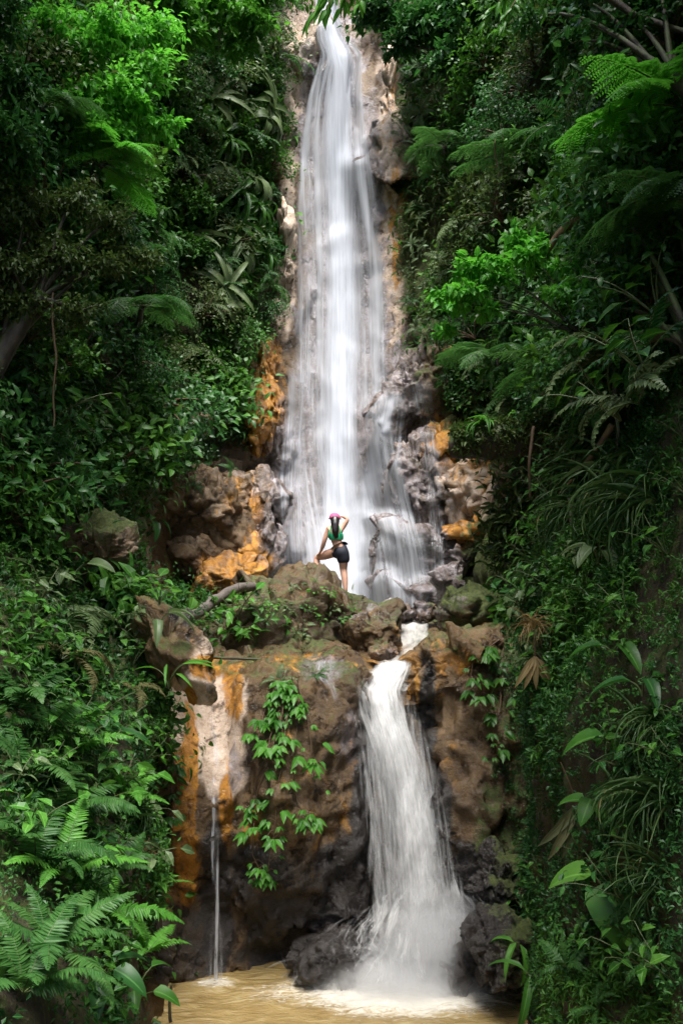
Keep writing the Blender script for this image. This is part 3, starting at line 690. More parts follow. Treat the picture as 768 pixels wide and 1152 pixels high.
# ------------------------------------------------------------------ water
def smooth1(a, k, axis):
    for _ in range(k):
        b = np.pad(a, [(1, 1) if i == axis else (0, 0) for i in range(a.ndim)], mode='edge')
        sl = lambda s: tuple(slice(s, s + a.shape[axis]) if i == axis else slice(None) for i in range(a.ndim))
        a = (b[sl(0)] + 2 * b[sl(1)] + b[sl(2)]) / 4
    return a
def water_sheet(name, rows, mat, densf, nu=40, nv=200, off=.12, spec=None, fall=True, ks=4, kind='structure', wob=0., smv=3, y0=0.):
    rows = np.array(rows, float); py = np.linspace(rows[0, 0], rows[-1, 0], nv)
    L = np.interp(py, rows[:, 0], rows[:, 1]); R = np.interp(py, rows[:, 0], rows[:, 2])
    L = smooth1(L, 4, 0); R = smooth1(R, 4, 0)
    u = np.linspace(0, 1, nu)
    PX = L[:, None] + (R - L)[:, None] * u[None]; PY = np.broadcast_to(py[:, None], PX.shape)
    Yv = np.zeros_like(PX)
    for i in range(nv):
        for j in range(nu):
            h, n = ray(PX[i, j], PY[i, j], y0)
            Yv[i, j] = h[1] if h is not None else 25
    if spec is not None: Yv = np.minimum(Yv, spec(PX, PY))
    if fall: Yv = np.minimum.accumulate(Yv, axis=0)
    Yv = smooth1(smooth1(Yv, ks, 1), smv, 0) - off
    if wob: Yv = Yv + wob * fbm(np.stack([PX * .03, PY * .008, PX * 0], -1).reshape(-1, 3), 3, 33).reshape(PX.shape)
    V = np.stack([(PX - PXC) / FPX * Yv, Yv, CZ + (PYH - PY) / FPX * Yv], -1)
    D = densf(u[None] + 0 * PX, PX, PY)
    f = grid_faces(nv, nu)[:, ::-1]
    g = Geo(); g.add(V.reshape(-1, 3), f.ravel(), np.full(len(f), 4), dens=D.ravel())
    me = g.mesh(name, mat)
    uvl = me.uv_layers.new(name='UVMap')
    al = np.concatenate([[0], np.cumsum(np.linalg.norm(np.diff(V[:, nu // 2], axis=0), axis=1))])
    # u follows the flow: metres across, measured from the sheet's middle
    UU = V[..., 0]; VV = np.broadcast_to(-al[:, None], PX.shape)
    w = (R - L)[:, None] / (R - L).max()
    UU = (u[None] - .5) * (np.linalg.norm(V[:, -1] - V[:, 0], axis=1).max()) * (.35 + .65 * w)
    li = np.zeros(len(me.loops), np.int32); me.loops.foreach_get('vertex_index', li)
    uv = np.stack([UU.ravel()[li], VV.ravel()[li]], 1).astype(np.float32)
    uvl.data.foreach_set('uv', uv.ravel())
    o = link(name, me); o['kind'] = kind
    return o
def edge(u, a=.12, b=.12): return sstep(0, a, u) * sstep(1, 1 - b, u)
def ridge(px, py, pts, w):
    pts = np.array(pts, float); c = np.interp(py, pts[:, 0], pts[:, 1]); ww = np.interp(py, pts[:, 0], pts[:, 2])
    return np.exp(-((px - c) / ww) ** 2) * w
# the tall fall: a bright core, a broad body and thin veils over the rock
rows_body = [(-60,345,380),(20,355,382),(45,352,398),(62,358,412),(110,342,414),(160,332,420),(230,328,432),(310,326,442),(400,322,446),(500,318,452),(560,316,470),(620,322,490),(690,330,500)]
def dens_body(u, px, py):
    d = .56 + .06 * sstep(380, 560, py) + 0 * u
    d = np.maximum(d, ridge(px, py, [(-60,364,16),(40,374,18),(75,385,24),(150,378,24),(250,385,26),(350,386,28),(450,384,30),(560,382,34),(690,385,44)], .95))
    d = np.maximum(d, ridge(px, py, [(60,362,10),(100,352,10),(150,345,9),(230,336,9),(330,338,10),(420,338,9),(560,345,9),(690,350,12)], .72))
    d = np.maximum(d, ridge(px, py, [(60,402,8),(200,405,11),(300,425,12),(400,424,12),(480,428,10),(540,415,16),(600,405,22),(690,400,34)], .78))
    d = np.maximum(d, ridge(px, py, [(200,356,10),(350,360,13),(500,364,13),(690,366,18)], .7))
    d = np.where(py > 430, np.where(px < 345, d * .8, d), d)
    d = d * (1 - .25 * np.exp(-((px - 330) / 16) ** 2 - ((py - 560) / 110) ** 2))
    return d * edge(u, .10, .12) * sstep(-62, -40, py)
water_sheet('waterfall_water', rows_body, M_FALL1, dens_body, 56, 260, .16, ks=6, wob=.0, y0=19.2)
def dens_core(u, px, py):
    return ridge(px, py, [(-60,364,13),(40,374,15),(75,386,20),(150,380,19),(250,386,19),(350,384,20),(450,381,22),(560,380,26),(690,384,36)], .98) * edge(u)
water_sheet('waterfall_water', [(-60,345,384),(40,350,400),(75,355,412),(200,345,425),(400,340,430),(560,335,440),(690,330,450)], M_FALL2, dens_core, 40, 220, .34, ks=8, y0=19.2)
def dens_veil(u, px, py):
    return (.60 + .12 * np.sin(px * .12)) * edge(u, .2, .2) * sstep(395, 430, py)
water_sheet('waterfall_water', [(390,318,350),(450,318,352),(540,308,350),(600,312,350),(680,318,352)], M_FALL2, dens_veil, 24, 150, .10, fall=False, ks=3, y0=19.2)
def dens_right(u, px, py):
    d = ridge(px, py, [(438,446,18),(470,432,14),(540,418,16),(600,402,18),(690,398,24)], .95)
    d = np.maximum(d, .43 + .08 * np.sin(px * .2))
    return d * edge(u, .1, .25) * sstep(430, 452, py)
water_sheet('waterfall_water', [(430,425,478),(480,415,470),(540,395,480),(590,388,500),(640,385,505),(690,385,505)], M_FALL2, dens_right, 40, 170, .22, fall=False, ks=5, smv=8, y0=18.6)
def dens_trick(u, px, py): return .5 * edge(u, .3, .3) * sstep(400, 440, py)
water_sheet('waterfall_water', [(395,450,480),(430,455,492),(520,470,500),(600,478,505),(670,480,505)], M_THIN, dens_trick, 16, 130, .06, fall=False, ks=2, y0=18.6)
water_sheet('waterfall_water', [(60,338,366),(80,334,366),(110,334,356),(140,332,352)], M_FALL2, lambda u, px, py: .55 * edge(u, .3, .2) * sstep(55, 75, py), 16, 60, .07, fall=False)

# basin under the fall and stream to the lip
def flat_water(name, poly_rows, mat, off, densf, nu=24, nv=60):
    return water_sheet(name, poly_rows, mat, densf, nu, nv, off, fall=False, ks=5, smv=5)
# the stream lies on its bed: height is taken from the rock beneath it
sp_ = np.array([(1.5, 20.2, .55), (1.46, 19., .5), (1.40, 17.8, .44), (1.24, 16.4, .40), (1.0, 15.2, .42), (.84, 14.4, .46), (.76, 13.9, .52), (.74, 13.6, .54)])
nv, nu = 110, 30; tq = np.linspace(0, 1, nv); ti = np.linspace(0, 1, len(sp_))
cx, cy, cw = [smooth1(np.interp(tq, ti, sp_[:, k]), 8, 0) for k in range(3)]
u = np.linspace(-1, 1, nu); X = cx[:, None] + cw[:, None] * u[None]; Yy = cy[:, None] + 0 * X; Z = np.zeros_like(X)
BED = BVHTree.FromPolygons([tuple(x) for x in lv], lf.tolist())
for a in range(nv):
    for b in range(nu):
        h = BED.ray_cast(Vector((X[a, b], Yy[a, b], 5.6)), Vector((0, 0, -1)), 4)
        Z[a, b] = h[0].z if h[0] is not None else 4.7
zc = smooth1(Z[:, 6:-6].mean(1), 10, 0)
Z = np.maximum(smooth1(smooth1(Z, 5, 0), 5, 1), zc[:, None]) + .09
Z += .05 * fbm(np.stack([X * 3, Yy * 1.3, 0 * X], -1).reshape(-1, 3), 4, 95).reshape(X.shape)
D = (.76 - .30 * np.abs(u[None]) ** 2 + .3 * fbm(np.stack([X * 2.5, Yy * 1.2, 0 * X], -1).reshape(-1, 3), 3, 96).reshape(X.shape)) * sstep(1., .7, np.abs(u))[None] * sstep(0, .08, tq)[:, None] * sstep(1., .93, tq)[:, None]
g = Geo(); f = grid_faces(nv, nu)[:, ::-1]; g.add(np.stack([X, Yy, Z], -1).reshape(-1, 3), f.ravel(), np.full(len(f), 4), dens=np.clip(D, 0, 1).ravel())
me = g.mesh('stream_water', M_STREAM); uvl = me.uv_layers.new(name='UVMap'); li = np.zeros(len(me.loops), np.int32); me.loops.foreach_get('vertex_index', li)
uvl.data.foreach_set('uv', np.stack([X - cx[:, None], Yy], -1).reshape(-1, 2)[li].astype(np.float32).ravel())
tag(link('stream_water', me), kind='structure')
# lower cascade
rows_c = [(736,424,470),(752,408,470),(775,390,464),(800,394,470),(850,410,486),(900,416,500),(950,416,510),(1000,414,522),(1040,408,532)]
def yc(py): return np.interp(py, [736, 752, 775, 830, 900, 960, 1000, 1060, 1110], [14.6, 14.0, 13.62, 13.25, 12.98, 12.75, 12.6, 12.35, 12.1])
def dens_c(u, px, py):
    d = ridge(px, py, [(736,448,22),(752,440,28),(775,428,32),(800,430,32),(850,448,32),(900,462,28),(960,472,30),(1040,478,42)], 1.0)
    d = np.maximum(d, .36)
    return d * edge(u, .14, .14) * sstep(1045, 1010, py) * sstep(736, 748, py)
water_sheet('cascade_water', rows_c, M_CASC, dens_c, 44, 150, .0, spec=lambda px, py: yc(py) + .25 * ((px - 450) / 60) ** 2, ks=4, wob=.10)
water_sheet('cascade_water', rows_c, M_CASC2, dens_c, 44, 150, .16, spec=lambda px, py: yc(py) + .25 * ((px - 450) / 60) ** 2, ks=4, wob=.12)
# splash: nested broken curtains of water thrown out from the foot of the cascade
def splash(c, z0, z1, rx, ry, r0, mat, dens, seed, a0=-1.9, a1=1.9, nu=90, nv=40, hump=.0):
    a = np.linspace(a0, a1, nu)[None]; t = np.linspace(0, 1, nv)[:, None]
    q = np.stack([np.cos(a) * 1.6 + 0 * t, np.sin(a) * 1.6 + 0 * t, t * .9 + seed * 7 + 0 * a], -1).reshape(-1, 3)
    w = 1 + .5 * fbm(q * 1.6, 4, seed).reshape(nv, nu) * (.3 + t)
    r = (r0 + (1 - r0) * t ** .75) * w
    z = z1 + (z0 - z1) * (1 - t ** 1.5) + hump * np.sin(np.pi * np.minimum(1, t * 2.2)) + .10 * fbm(q * 2.2 + 5, 3, seed + 1).reshape(nv, nu) * t * (1 - t) * 4
    V = np.stack([c[0] + np.sin(a) * rx * r, c[1] - np.cos(a) * ry * r, z], -1)
    e_ = .62 + .42 * fbm(np.stack([a[0] * 2.6, a[0] * 0 + seed, a[0] * 0], 1), 3, seed + 40)[None]
    D = dens * (1 - .25 * t) * sstep(0, .4, t) * sstep(np.minimum(1., e_ + .38), np.minimum(.8, e_ - .15), t) * sstep(a0, a0 + .4, a) * sstep(a1, a1 - .4, a)
    D = np.clip(D + .25 * fbm(q * np.array([1.3, 1.3, 1.]) + 30, 3, seed + 2).reshape(nv, nu) * (D > .02), 0, 1)
    f = grid_faces(nv, nu); g = Geo(); g.add(V.reshape(-1, 3), f.ravel(), np.full(len(f), 4), dens=D.ravel())
    me = g.mesh('splash_water', mat); uvl = me.uv_layers.new(name='UVMap'); li = np.zeros(len(me.loops), np.int32); me.loops.foreach_get('vertex_index', li)
    uv = np.stack([a * max(rx, .5) * 1.3 * (.5 + .5 * t) + .10 * fbm(q * 2.5, 3, seed + 60).reshape(nv, nu) + seed, t * (z0 - z1 + rx * .6) + 0 * a], -1).reshape(-1, 2)
    uvl.data.foreach_set('uv', uv[li].astype(np.float32).ravel()); o = link('splash_water', me); o['kind'] = 'structure'; return o
splash((1.2, 12.62), 1.50, .30, .66, .50, .34, M_CASC, .62, 1, hump=.05)
splash((1.28, 12.56), 1.15, .10, 1.25, .58, .28, M_CASC, .66, 3, hump=.14)
splash((1.15, 12.44), .80, .02, 1.5, .62, .28, M_CASC, .64, 4, hump=.16)
splash((.80, 12.32), .45, .02, 1.3, .58, .3, M_CASC, .66, 8, hump=.14)
def threads(name, label, mat, n, seed, launch, wmin, wmax, tmin, tmax, dmin=.25, dmax=.7):
    """thin ropes of water in free fall; launch(r) -> start point, velocity, time of flight"""
    r_ = np.random.default_rng(seed); g = Geo(); UV = []; K = 9
    fq = np.concatenate([[[q * K + k, (q + 1) * K + k, (q + 1) * K + k + 1, q * K + k + 1] for k in range(K - 1)] for q in (0, 1)])
    for i in range(n):
        s0, vel, T = launch(r_)
        t0 = r_.random() * .8 * T; t = np.linspace(t0, min(T, t0 + r_.uniform(tmin, tmax)), K)
        p = s0 + vel * t[:, None] + np.array([0, 0, -4.9]) * (t ** 2)[:, None]; p[:, 2] = np.maximum(p[:, 2], .03)
        tg = np.gradient(p, axis=0); w = r_.uniform(wmin, wmax) * np.sin(np.linspace(.2, 2.95, K))
        sd_ = np.cross(tg, np.array([.3 * r_.normal(), -1, .25])); sd_ /= np.linalg.norm(sd_, axis=1)[:, None] + 1e-6
        nn_ = np.cross(sd_, tg); nn_ /= np.linalg.norm(nn_, axis=1)[:, None] + 1e-6
        v = np.concatenate([p - sd_ * w[:, None], p + nn_ * w[:, None] * .5, p + sd_ * w[:, None]])
        e = np.sin(np.linspace(0, np.pi, K)); dn = r_.uniform(dmin, dmax) * np.concatenate([0 * e, e, 0 * e])
        g.add(v, fq.ravel(), np.full(len(fq), 4), dens=dn)
    o = link(name, g.mesh(name, mat)); o['kind'] = 'stuff'; o['label'] = label
def thread_mat():
    m, t, N, L = nt('water_threads'); out = nd(N, 'ShaderNodeOutputMaterial')
    df = nd(N, 'ShaderNodeBsdfDiffuse'); df.inputs['Color'].default_value = (.87, .87, .86, 1); tl = nd(N, 'ShaderNodeBsdfTranslucent'); tl.inputs['Color'].default_value = (.87, .87, .86, 1)
    m1 = nd(N, 'ShaderNodeMixShader'); m1.inputs[0].default_value = .45; L.new(df.outputs[0], m1.inputs[1]); L.new(tl.outputs[0], m1.inputs[2])
    m2 = nd(N, 'ShaderNodeMixShader'); tp = nd(N, 'ShaderNodeBsdfTransparent'); L.new(attr(N, 'dens'), m2.inputs[0]); L.new(tp.outputs[0], m2.inputs[1]); L.new(m1.outputs[0], m2.inputs[2]); L.new(m2.outputs[0], out.inputs[0]); return m
M_THREAD = thread_mat()
def la_splash(r_):
    a = r_.normal() * 1.0; top = r_.random() ** 1.3
    s0 = np.array([1.26 + (.18 + .85 * (1 - top)) * np.clip(r_.normal(), -1.8, 1.5) - .2 * (1 - top), 12.5 - .55 * (1 - top) * r_.random() + .08 * r_.normal(), .05 + 1.35 * top])
    sp = r_.gamma(2.4, .26); vz = r_.uniform(-.8, 1.3)
    vel = np.array([.12 + math.sin(a) * sp * 1.9, -abs(math.cos(a)) * sp * .5, vz])
    return s0, vel, (vz + math.sqrt(vz * vz + 19.6 * max(s0[2], .02))) / 9.8
threads('splash_spray', 'white spray thrown out at the foot of the cascade', M_THREAD, 4200, 5, la_splash, .008, .030, .10, .24, .08, .32)
def la_casc(r_):
    q = np.clip(.5 + .27 * r_.normal(), .02, .98); z = r_.uniform(1.4, 3.9)
    py = np.interp(z, [1.3, 2.4, 3.2, 3.9], [1000, 900, 830, 775]); px = np.interp(py, [775, 850, 950, 1010], [390 + 74 * q, 408 + 80 * q, 416 + 94 * q, 414 + 110 * q])
    Y = yc(py) - .16 + .10 * r_.normal(); s0 = P(px, py, Y)
    return s0, np.array([.42 + .16 * r_.normal(), -.25, -1.6 - 1.2 * r_.random()]), .34
threads('cascade_spray', 'strands of white water breaking from the face of the cascade', M_THREAD, 2600, 6, la_casc, .010, .040, .10, .26, .08, .34)
def spray_cloud(name, label, c, R, dens, nscale, lo, hi, power=1., cone=.0):
    """airborne spray: a closed bell of fine drops, thinning outwards"""
    m, t, N, L = nt(name); out = nd(N, 'ShaderNodeOutputMaterial'); pv = nd(N, 'ShaderNodeVolumePrincipled')
    pv.inputs['Color'].default_value = (.985, .988, .99, 1); pv.inputs['Anisotropy'].default_value = .2
    tc = nd(N, 'ShaderNodeTexCoord'); ob = tc.outputs['Object']
    sp = nd(N, 'ShaderNodeSeparateXYZ'); L.new(ob, sp.inputs[0]); z = sp.outputs[2]
    rad = math_(N, L, 'SQRT', math_(N, L, 'ADD', math_(N, L, 'POWER', math_(N, L, 'ABSOLUTE', sp.outputs[0]), 2.), math_(N, L, 'POWER', math_(N, L, 'ABSOLUTE', sp.outputs[1]), 2.)))
    lim = math_(N, L, 'SUBTRACT', 1., math_(N, L, 'MULTIPLY', z, cone))
    q = math_(N, L, 'DIVIDE', rad, lim)
    no = nd(N, 'ShaderNodeTexNoise'); no.inputs['Scale'].default_value = nscale; no.inputs['Detail'].default_value = 4; no.inputs['Roughness'].default_value = .6; no.inputs['Distortion'].default_value = .6
    L.new(ob, no.inputs['Vector'])
    f = math_(N, L, 'MULTIPLY', mapr(N, L, q, 1., .25), mapr(N, L, z, 1., .35))
    f = math_(N, L, 'MULTIPLY', f, mapr(N, L, math_(N, L, 'ADD', no.outputs[0], math_(N, L, 'MULTIPLY', f, .25)), lo, hi))
    L.new(math_(N, L, 'MULTIPLY', f, dens), pv.inputs['Density']); L.new(pv.outputs[0], out.inputs['Volume'])
    g = Geo(); k, mm = 14, 28; th = np.arange(mm) / mm * 2 * np.pi; zz = np.linspace(0, 1, k)
    v = np.array([[ (1 - cone * h) * math.cos(a) * 1.0, (1 - cone * h) * math.sin(a), h] for h in zz for a in th])
    ff = grid_faces(k, mm, True)[:, ::-1]; g.add(v, ff.ravel(), np.full(len(ff), 4))
    g.add(v[:mm], np.arange(mm)[::-1], [mm]); g.add(v[-mm:], np.arange(mm), [mm])
    o = link(name, g.mesh(name, m), loc=Vector(c)); o.scale = R; o['kind'] = 'stuff'; o['label'] = label; return o
spray_cloud('splash_mist', 'white spray hanging over the foot of the cascade', (1.25, 12.25, .03), (1.4, .75, 1.5), 7., 3.6, .40, .72, cone=.72)
spray_cloud('splash_mist', 'low white spray rolling over the pool', (.75, 12.0, .03), (1.5, .75, .55), 5., 3.2, .42, .75, cone=.5)
spray_cloud('waterfall_mist', 'thin mist at the foot of the tall fall', (.3, 20.6, 4.9), (2.0, .9, 3.6), .30, 1.8, .30, .70, cone=.55)
g = Geo(); r_ = np.random.default_rng(9); k = 700
a = r_.normal(size=k) * .9; rr_ = r_.gamma(2., .22, k); c = np.stack([.92 + np.sin(a) * rr_, 12.45 - np.abs(np.cos(a)) * rr_ * .6, .05 + 1.1 * r_.random(k) ** 1.6 * np.exp(-rr_)], 1)
oc = np.array([(1,0,0),(0,1,0),(-1,0,0),(0,-1,0),(0,0,1.6),(0,0,-1.6)]); of = np.array([(0,1,4),(1,2,4),(2,3,4),(3,0,4),(1,0,5),(2,1,5),(3,2,5),(0,3,5)])
vv = c[:, None] + oc[None] * (.002 + .005 * r_.random(k))[:, None, None]
g.add(vv.reshape(-1, 3), (of[None] + (np.arange(k) * 6)[:, None, None]).ravel(), np.full(8 * k, 3)); me = g.mesh('water_drops', M_DROP); o = link('water_drops', me); o['kind'] = 'stuff'; o['label'] = 'flying drops round the splash'
# water over the small ledge left of the cascade, the chute film and the thin fall into the pool
water_sheet('cascade_water', [(738,352,388),(750,350,384),(762,352,376),(775,368,380),(800,378,386)], M_THIN, lambda u, px, py: .5 * edge(u, .25, .25) * sstep(738, 745, py) * sstep(800, 785, py), 14, 40, .04, fall=False)
water_sheet('chute_water', [(756,225,250),(790,225,268),(830,222,278),(862,228,276),(880,234,250)], M_THIN, lambda u, px, py: (.10 + .40 * np.exp(-((px - (234 + (py - 760) * .10)) / 6) ** 2) + .3 * np.exp(-((px - (250 + (py - 760) * .22)) / 5) ** 2)) * edge(u, .2, .2) * sstep(880, 860, py), 24, 60, .03, fall=False)
water_sheet('thin_fall_water', [(862,230,244),(885,233,247),(920,236,248),(960,233,250),(1000,237,250),(1040,233,254),(1102,229,257)], M_THIN, lambda u, px, py: (.56 + .2 * np.sin(px * .9 + py * .02)) * edge(u, .4, .4) * sstep(862, 880, py), 12, 120, .0, spec=lambda px, py: np.interp(py, [868, 890, 1102], [12.55, 12.38, 12.3]), ks=3)
water_sheet('trickle_water', [(696,206,213),(712,208,215),(732,208,217)], M_THIN, lambda u, px, py: .55 * edge(u, .45, .45) * sstep(696, 704, py) * sstep(732, 718, py), 10, 30, .05, fall=False)

# pool
g = Geo()
xs = np.linspace(-3.6, 3.2, 170); ys = np.concatenate([np.linspace(-8, 9, 30), np.linspace(9.1, 13.4, 150)])
X, Yy = np.meshgrid(xs, ys, indexing='ij')
d1 = np.sqrt(((X - .85) / 1.25) ** 2 + ((Yy - 12.05) / .62) ** 2)
d2 = np.sqrt(((X + 1.75) / .35) ** 2 + ((Yy - 12.3) / .2) ** 2)
d3 = np.sqrt(((X + .1) / 1.7) ** 2 + ((Yy - 12.0) / .6) ** 2)
foam = np.maximum.reduce([1.1 * sstep(1.9, .3, d1), .7 * sstep(1.5, .3, d2), .55 * sstep(1.3, .3, d3)])
wv = .03 * fbm(np.stack([X * 1.6, Yy * 4, X * 0], -1).reshape(-1, 3), 4, 91).reshape(X.shape)
Z = wv * (1 + foam * 1.8) + .05 * foam
f = grid_faces(*X.shape)
g.add(np.stack([X, Yy, Z], -1).reshape(-1, 3), f.ravel(), np.full(len(f), 4))
tag(link('pool_water', g.mesh('pool_water', M_POOL, attrs={'foam': foam.ravel()})), kind='structure')

# ================================================================== vegetation
def fbm1(p, s=0): return fbm(np.atleast_2d(p), 3, s)
UP = np.array([0, 0, 1.])

# ---- leafy cover on the slopes: nobody could count it
def cover(name, V, F, sel, dens, size, mats, label_kind, clump=.34, lift=.30, droop=.35, per=16, seed=0, var=1.5, gap=None):
    """leaf clumps over the chosen faces of a slope; size(v)->leaf length, dens -> clumps per square metre"""
    tri = V[F]
    c = tri.mean(1); nrm = np.cross(tri[:, 2] - tri[:, 0], tri[:, 3] - tri[:, 1]); ar = np.linalg.norm(nrm, axis=1) / 2
    nrm /= np.linalg.norm(nrm, axis=1)[:, None] + 1e-9
    nrm = np.where(((CAM_ - c) * nrm).sum(1)[:, None] < 0, -nrm, nrm)
    cosv = ((CAM_ - c) * nrm).sum(1) / np.linalg.norm(CAM_ - c, axis=1)
    w = ar * sel(c) * dens(c) * (cosv > -.25)
    n = int(w.sum()); idx = RNG.choice(len(c), n, p=w / w.sum())
    base = c[idx] + (RNG.random((n, 3)) - .5) * .12; bn = nrm[idx]
    sz = size(base) * np.clip(1 + var * fbm(base * .7 + 90, 3, 240 + seed), .6, 2.1)
    bul = fbm(base * .55, 3, 200 + seed)
    hump = np.clip(.40 + 2.0 * bul, .04, 1.8) * lift
    kindn = fbm(base * .45 + 40, 3, 210 + seed)
    tone = np.clip(.45 + .9 * fbm(base * .6 + 70, 3, 220 + seed) + RNG.normal(size=n) * .16, 0, 1)
    gaps = fbm(base * 1.3 + 11, 3, 230 + seed)
    keep = gaps > (-.24 if gap is None else gap)
    base, bn, sz, hump, kindn, tone = [q[keep] for q in (base, bn, sz, hump, kindn, tone)]
    n = len(base)
    g = Geo()
    k = per
    sc = (sz / .12)[:, None]
    ii = np.repeat(np.arange(n), k)
    off = RNG.normal(size=(n * k, 3)) * (clump * .5) * np.minimum(1.2, (sz[ii] / .11))[:, None]
    off -= bn[ii] * (off * bn[ii]).sum(1)[:, None] * .6
    pos = base[ii] + off + bn[ii] * (hump[ii] * (.25 + .75 * RNG.random(n * k)) + .03)[:, None]
    out = bn[ii] + .45 * UP
    d = out * .35 + rvec(n * k) * .75 + np.array([0, 0, -droop])
    nn = out + rvec(n * k) * .55 + .35 * UP
    L = sz[ii] * (.65 + .7 * RNG.random(n * k))
    rn = np.clip(tone[ii] + RNG.normal(size=n * k) * .17, 0, 1)
    kd = kindn[ii] + RNG.normal(size=n * k) * .10
    for kk, (T, lo, hi, wr, lr) in enumerate(((T_SMALL, -9, -.12, .62, .9), (T_MED, -.12, .16, .55, 1.15), (T_MED, .16, 9, .30, 1.5))):
        m = (kd >= lo) & (kd < hi)
        if m.any(): leaves(g, T, pos[m], d[m], nn[m], L[m] * lr, L[m] * lr * wr, rn[m], min(kk, len(mats) - 1))
    o = link(name, g.mesh(name, mats, smooth=False)); o['kind'] = 'stuff'; o['label'] = label_kind
    return o
CAM_ = np.array([0, 0, CZ])
def vegmask(c, wob=18):
    px, py = proj(c)
    px = px + wob * perlin(c * .9, 301); py = py + wob * perlin(c * .9 + 9, 302)
    b = inpoly(px, py, BARE) & (c[:, 1] > 14)
    blk = (inpoly(px, py, [(74,585),(110,575),(156,600),(158,668),(80,660)]) | inpoly(px, py, [(180,690),(222,690),(226,790),(190,780)])) & (c[:, 1] < 15)
    return (~b & ~blk).astype(float)
def inview(c, m=300):
    px, py = proj(c)
    return ((px > -m) & (px < 768 + m) & (py > -m - 60) & (py < 1152 + m) & (c[:, 1] > 1.2)).astype(float)
far = lambda c: c[:, 1]
cover('creeper_leaves', gv, gf, lambda c: vegmask(c) * inview(c) * (c[:, 0] < .2) * (c[:, 1] >= 12.2) * np.where(proj(c)[0] > 300, .5, 1),
      lambda c: np.where(c[:, 1] > 16, 26., 30.), lambda c: np.interp(c[:, 1], [12, 22], [.10, .125]), [M_LEAF_D, M_LEAF, M_LEAF], 'dense creepers covering the left cliff', per=18, lift=.62, seed=1)
cover('creeper_leaves', gv, gf, lambda c: vegmask(c) * inview(c) * (c[:, 0] >= .2) * (c[:, 1] >= 11.5) * np.where(proj(c)[0] < 530, .42, 1.),
      lambda c: np.where(c[:, 1] > 16, 24., 28.), lambda c: np.interp(c[:, 1], [11, 22], [.10, .125]), [M_LEAF_D, M_LEAF, M_LEAF_O], 'dense creepers covering the right cliff', per=17, lift=.58, seed=2)
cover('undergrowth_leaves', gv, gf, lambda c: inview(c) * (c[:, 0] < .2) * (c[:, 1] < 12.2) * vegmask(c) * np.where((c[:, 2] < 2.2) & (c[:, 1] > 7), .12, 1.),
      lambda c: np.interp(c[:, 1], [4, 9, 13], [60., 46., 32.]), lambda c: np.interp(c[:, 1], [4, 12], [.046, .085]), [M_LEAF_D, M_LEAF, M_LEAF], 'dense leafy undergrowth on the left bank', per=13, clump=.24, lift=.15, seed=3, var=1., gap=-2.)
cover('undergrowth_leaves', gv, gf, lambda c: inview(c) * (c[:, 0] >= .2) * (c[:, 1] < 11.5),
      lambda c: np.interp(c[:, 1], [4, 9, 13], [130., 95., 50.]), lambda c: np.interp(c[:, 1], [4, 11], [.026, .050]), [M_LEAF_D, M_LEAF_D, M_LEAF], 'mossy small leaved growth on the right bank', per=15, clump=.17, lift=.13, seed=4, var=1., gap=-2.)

def px_sel(poly):
    return lambda c: inpoly(proj(c)[0] + 12 * perlin(c * 2.2, 311), proj(c)[1] + 12 * perlin(c * 2.2 + 5, 312), poly).astype(float)
cover('moss_leaves', lv, lf, px_sel([(548,690),(600,690),(620,1110),(566,1110),(552,960),(560,860),(545,760)]), lambda c: 70. + 0 * c[:, 0], lambda c: .034 + 0 * c[:, 0], [M_LEAF_O, M_LEAF_D, M_LEAF_D], 'mossy small leaves creeping onto the rock right of the cascade', per=13, clump=.16, lift=.07, seed=5, var=.6, gap=-.15)
cover('moss_leaves', lv, lf, px_sel([(160,690),(215,715),(212,745),(300,748),(380,742),(395,735),(300,728),(240,730)]), lambda c: 26. + 0 * c[:, 0], lambda c: .035 + 0 * c[:, 0], [M_LEAF_O, M_LEAF_D, M_LEAF_O], 'moss and small leaves along the ledge under the mossy boulder', per=9, clump=.14, lift=.05, seed=6, var=.6, gap=.02)
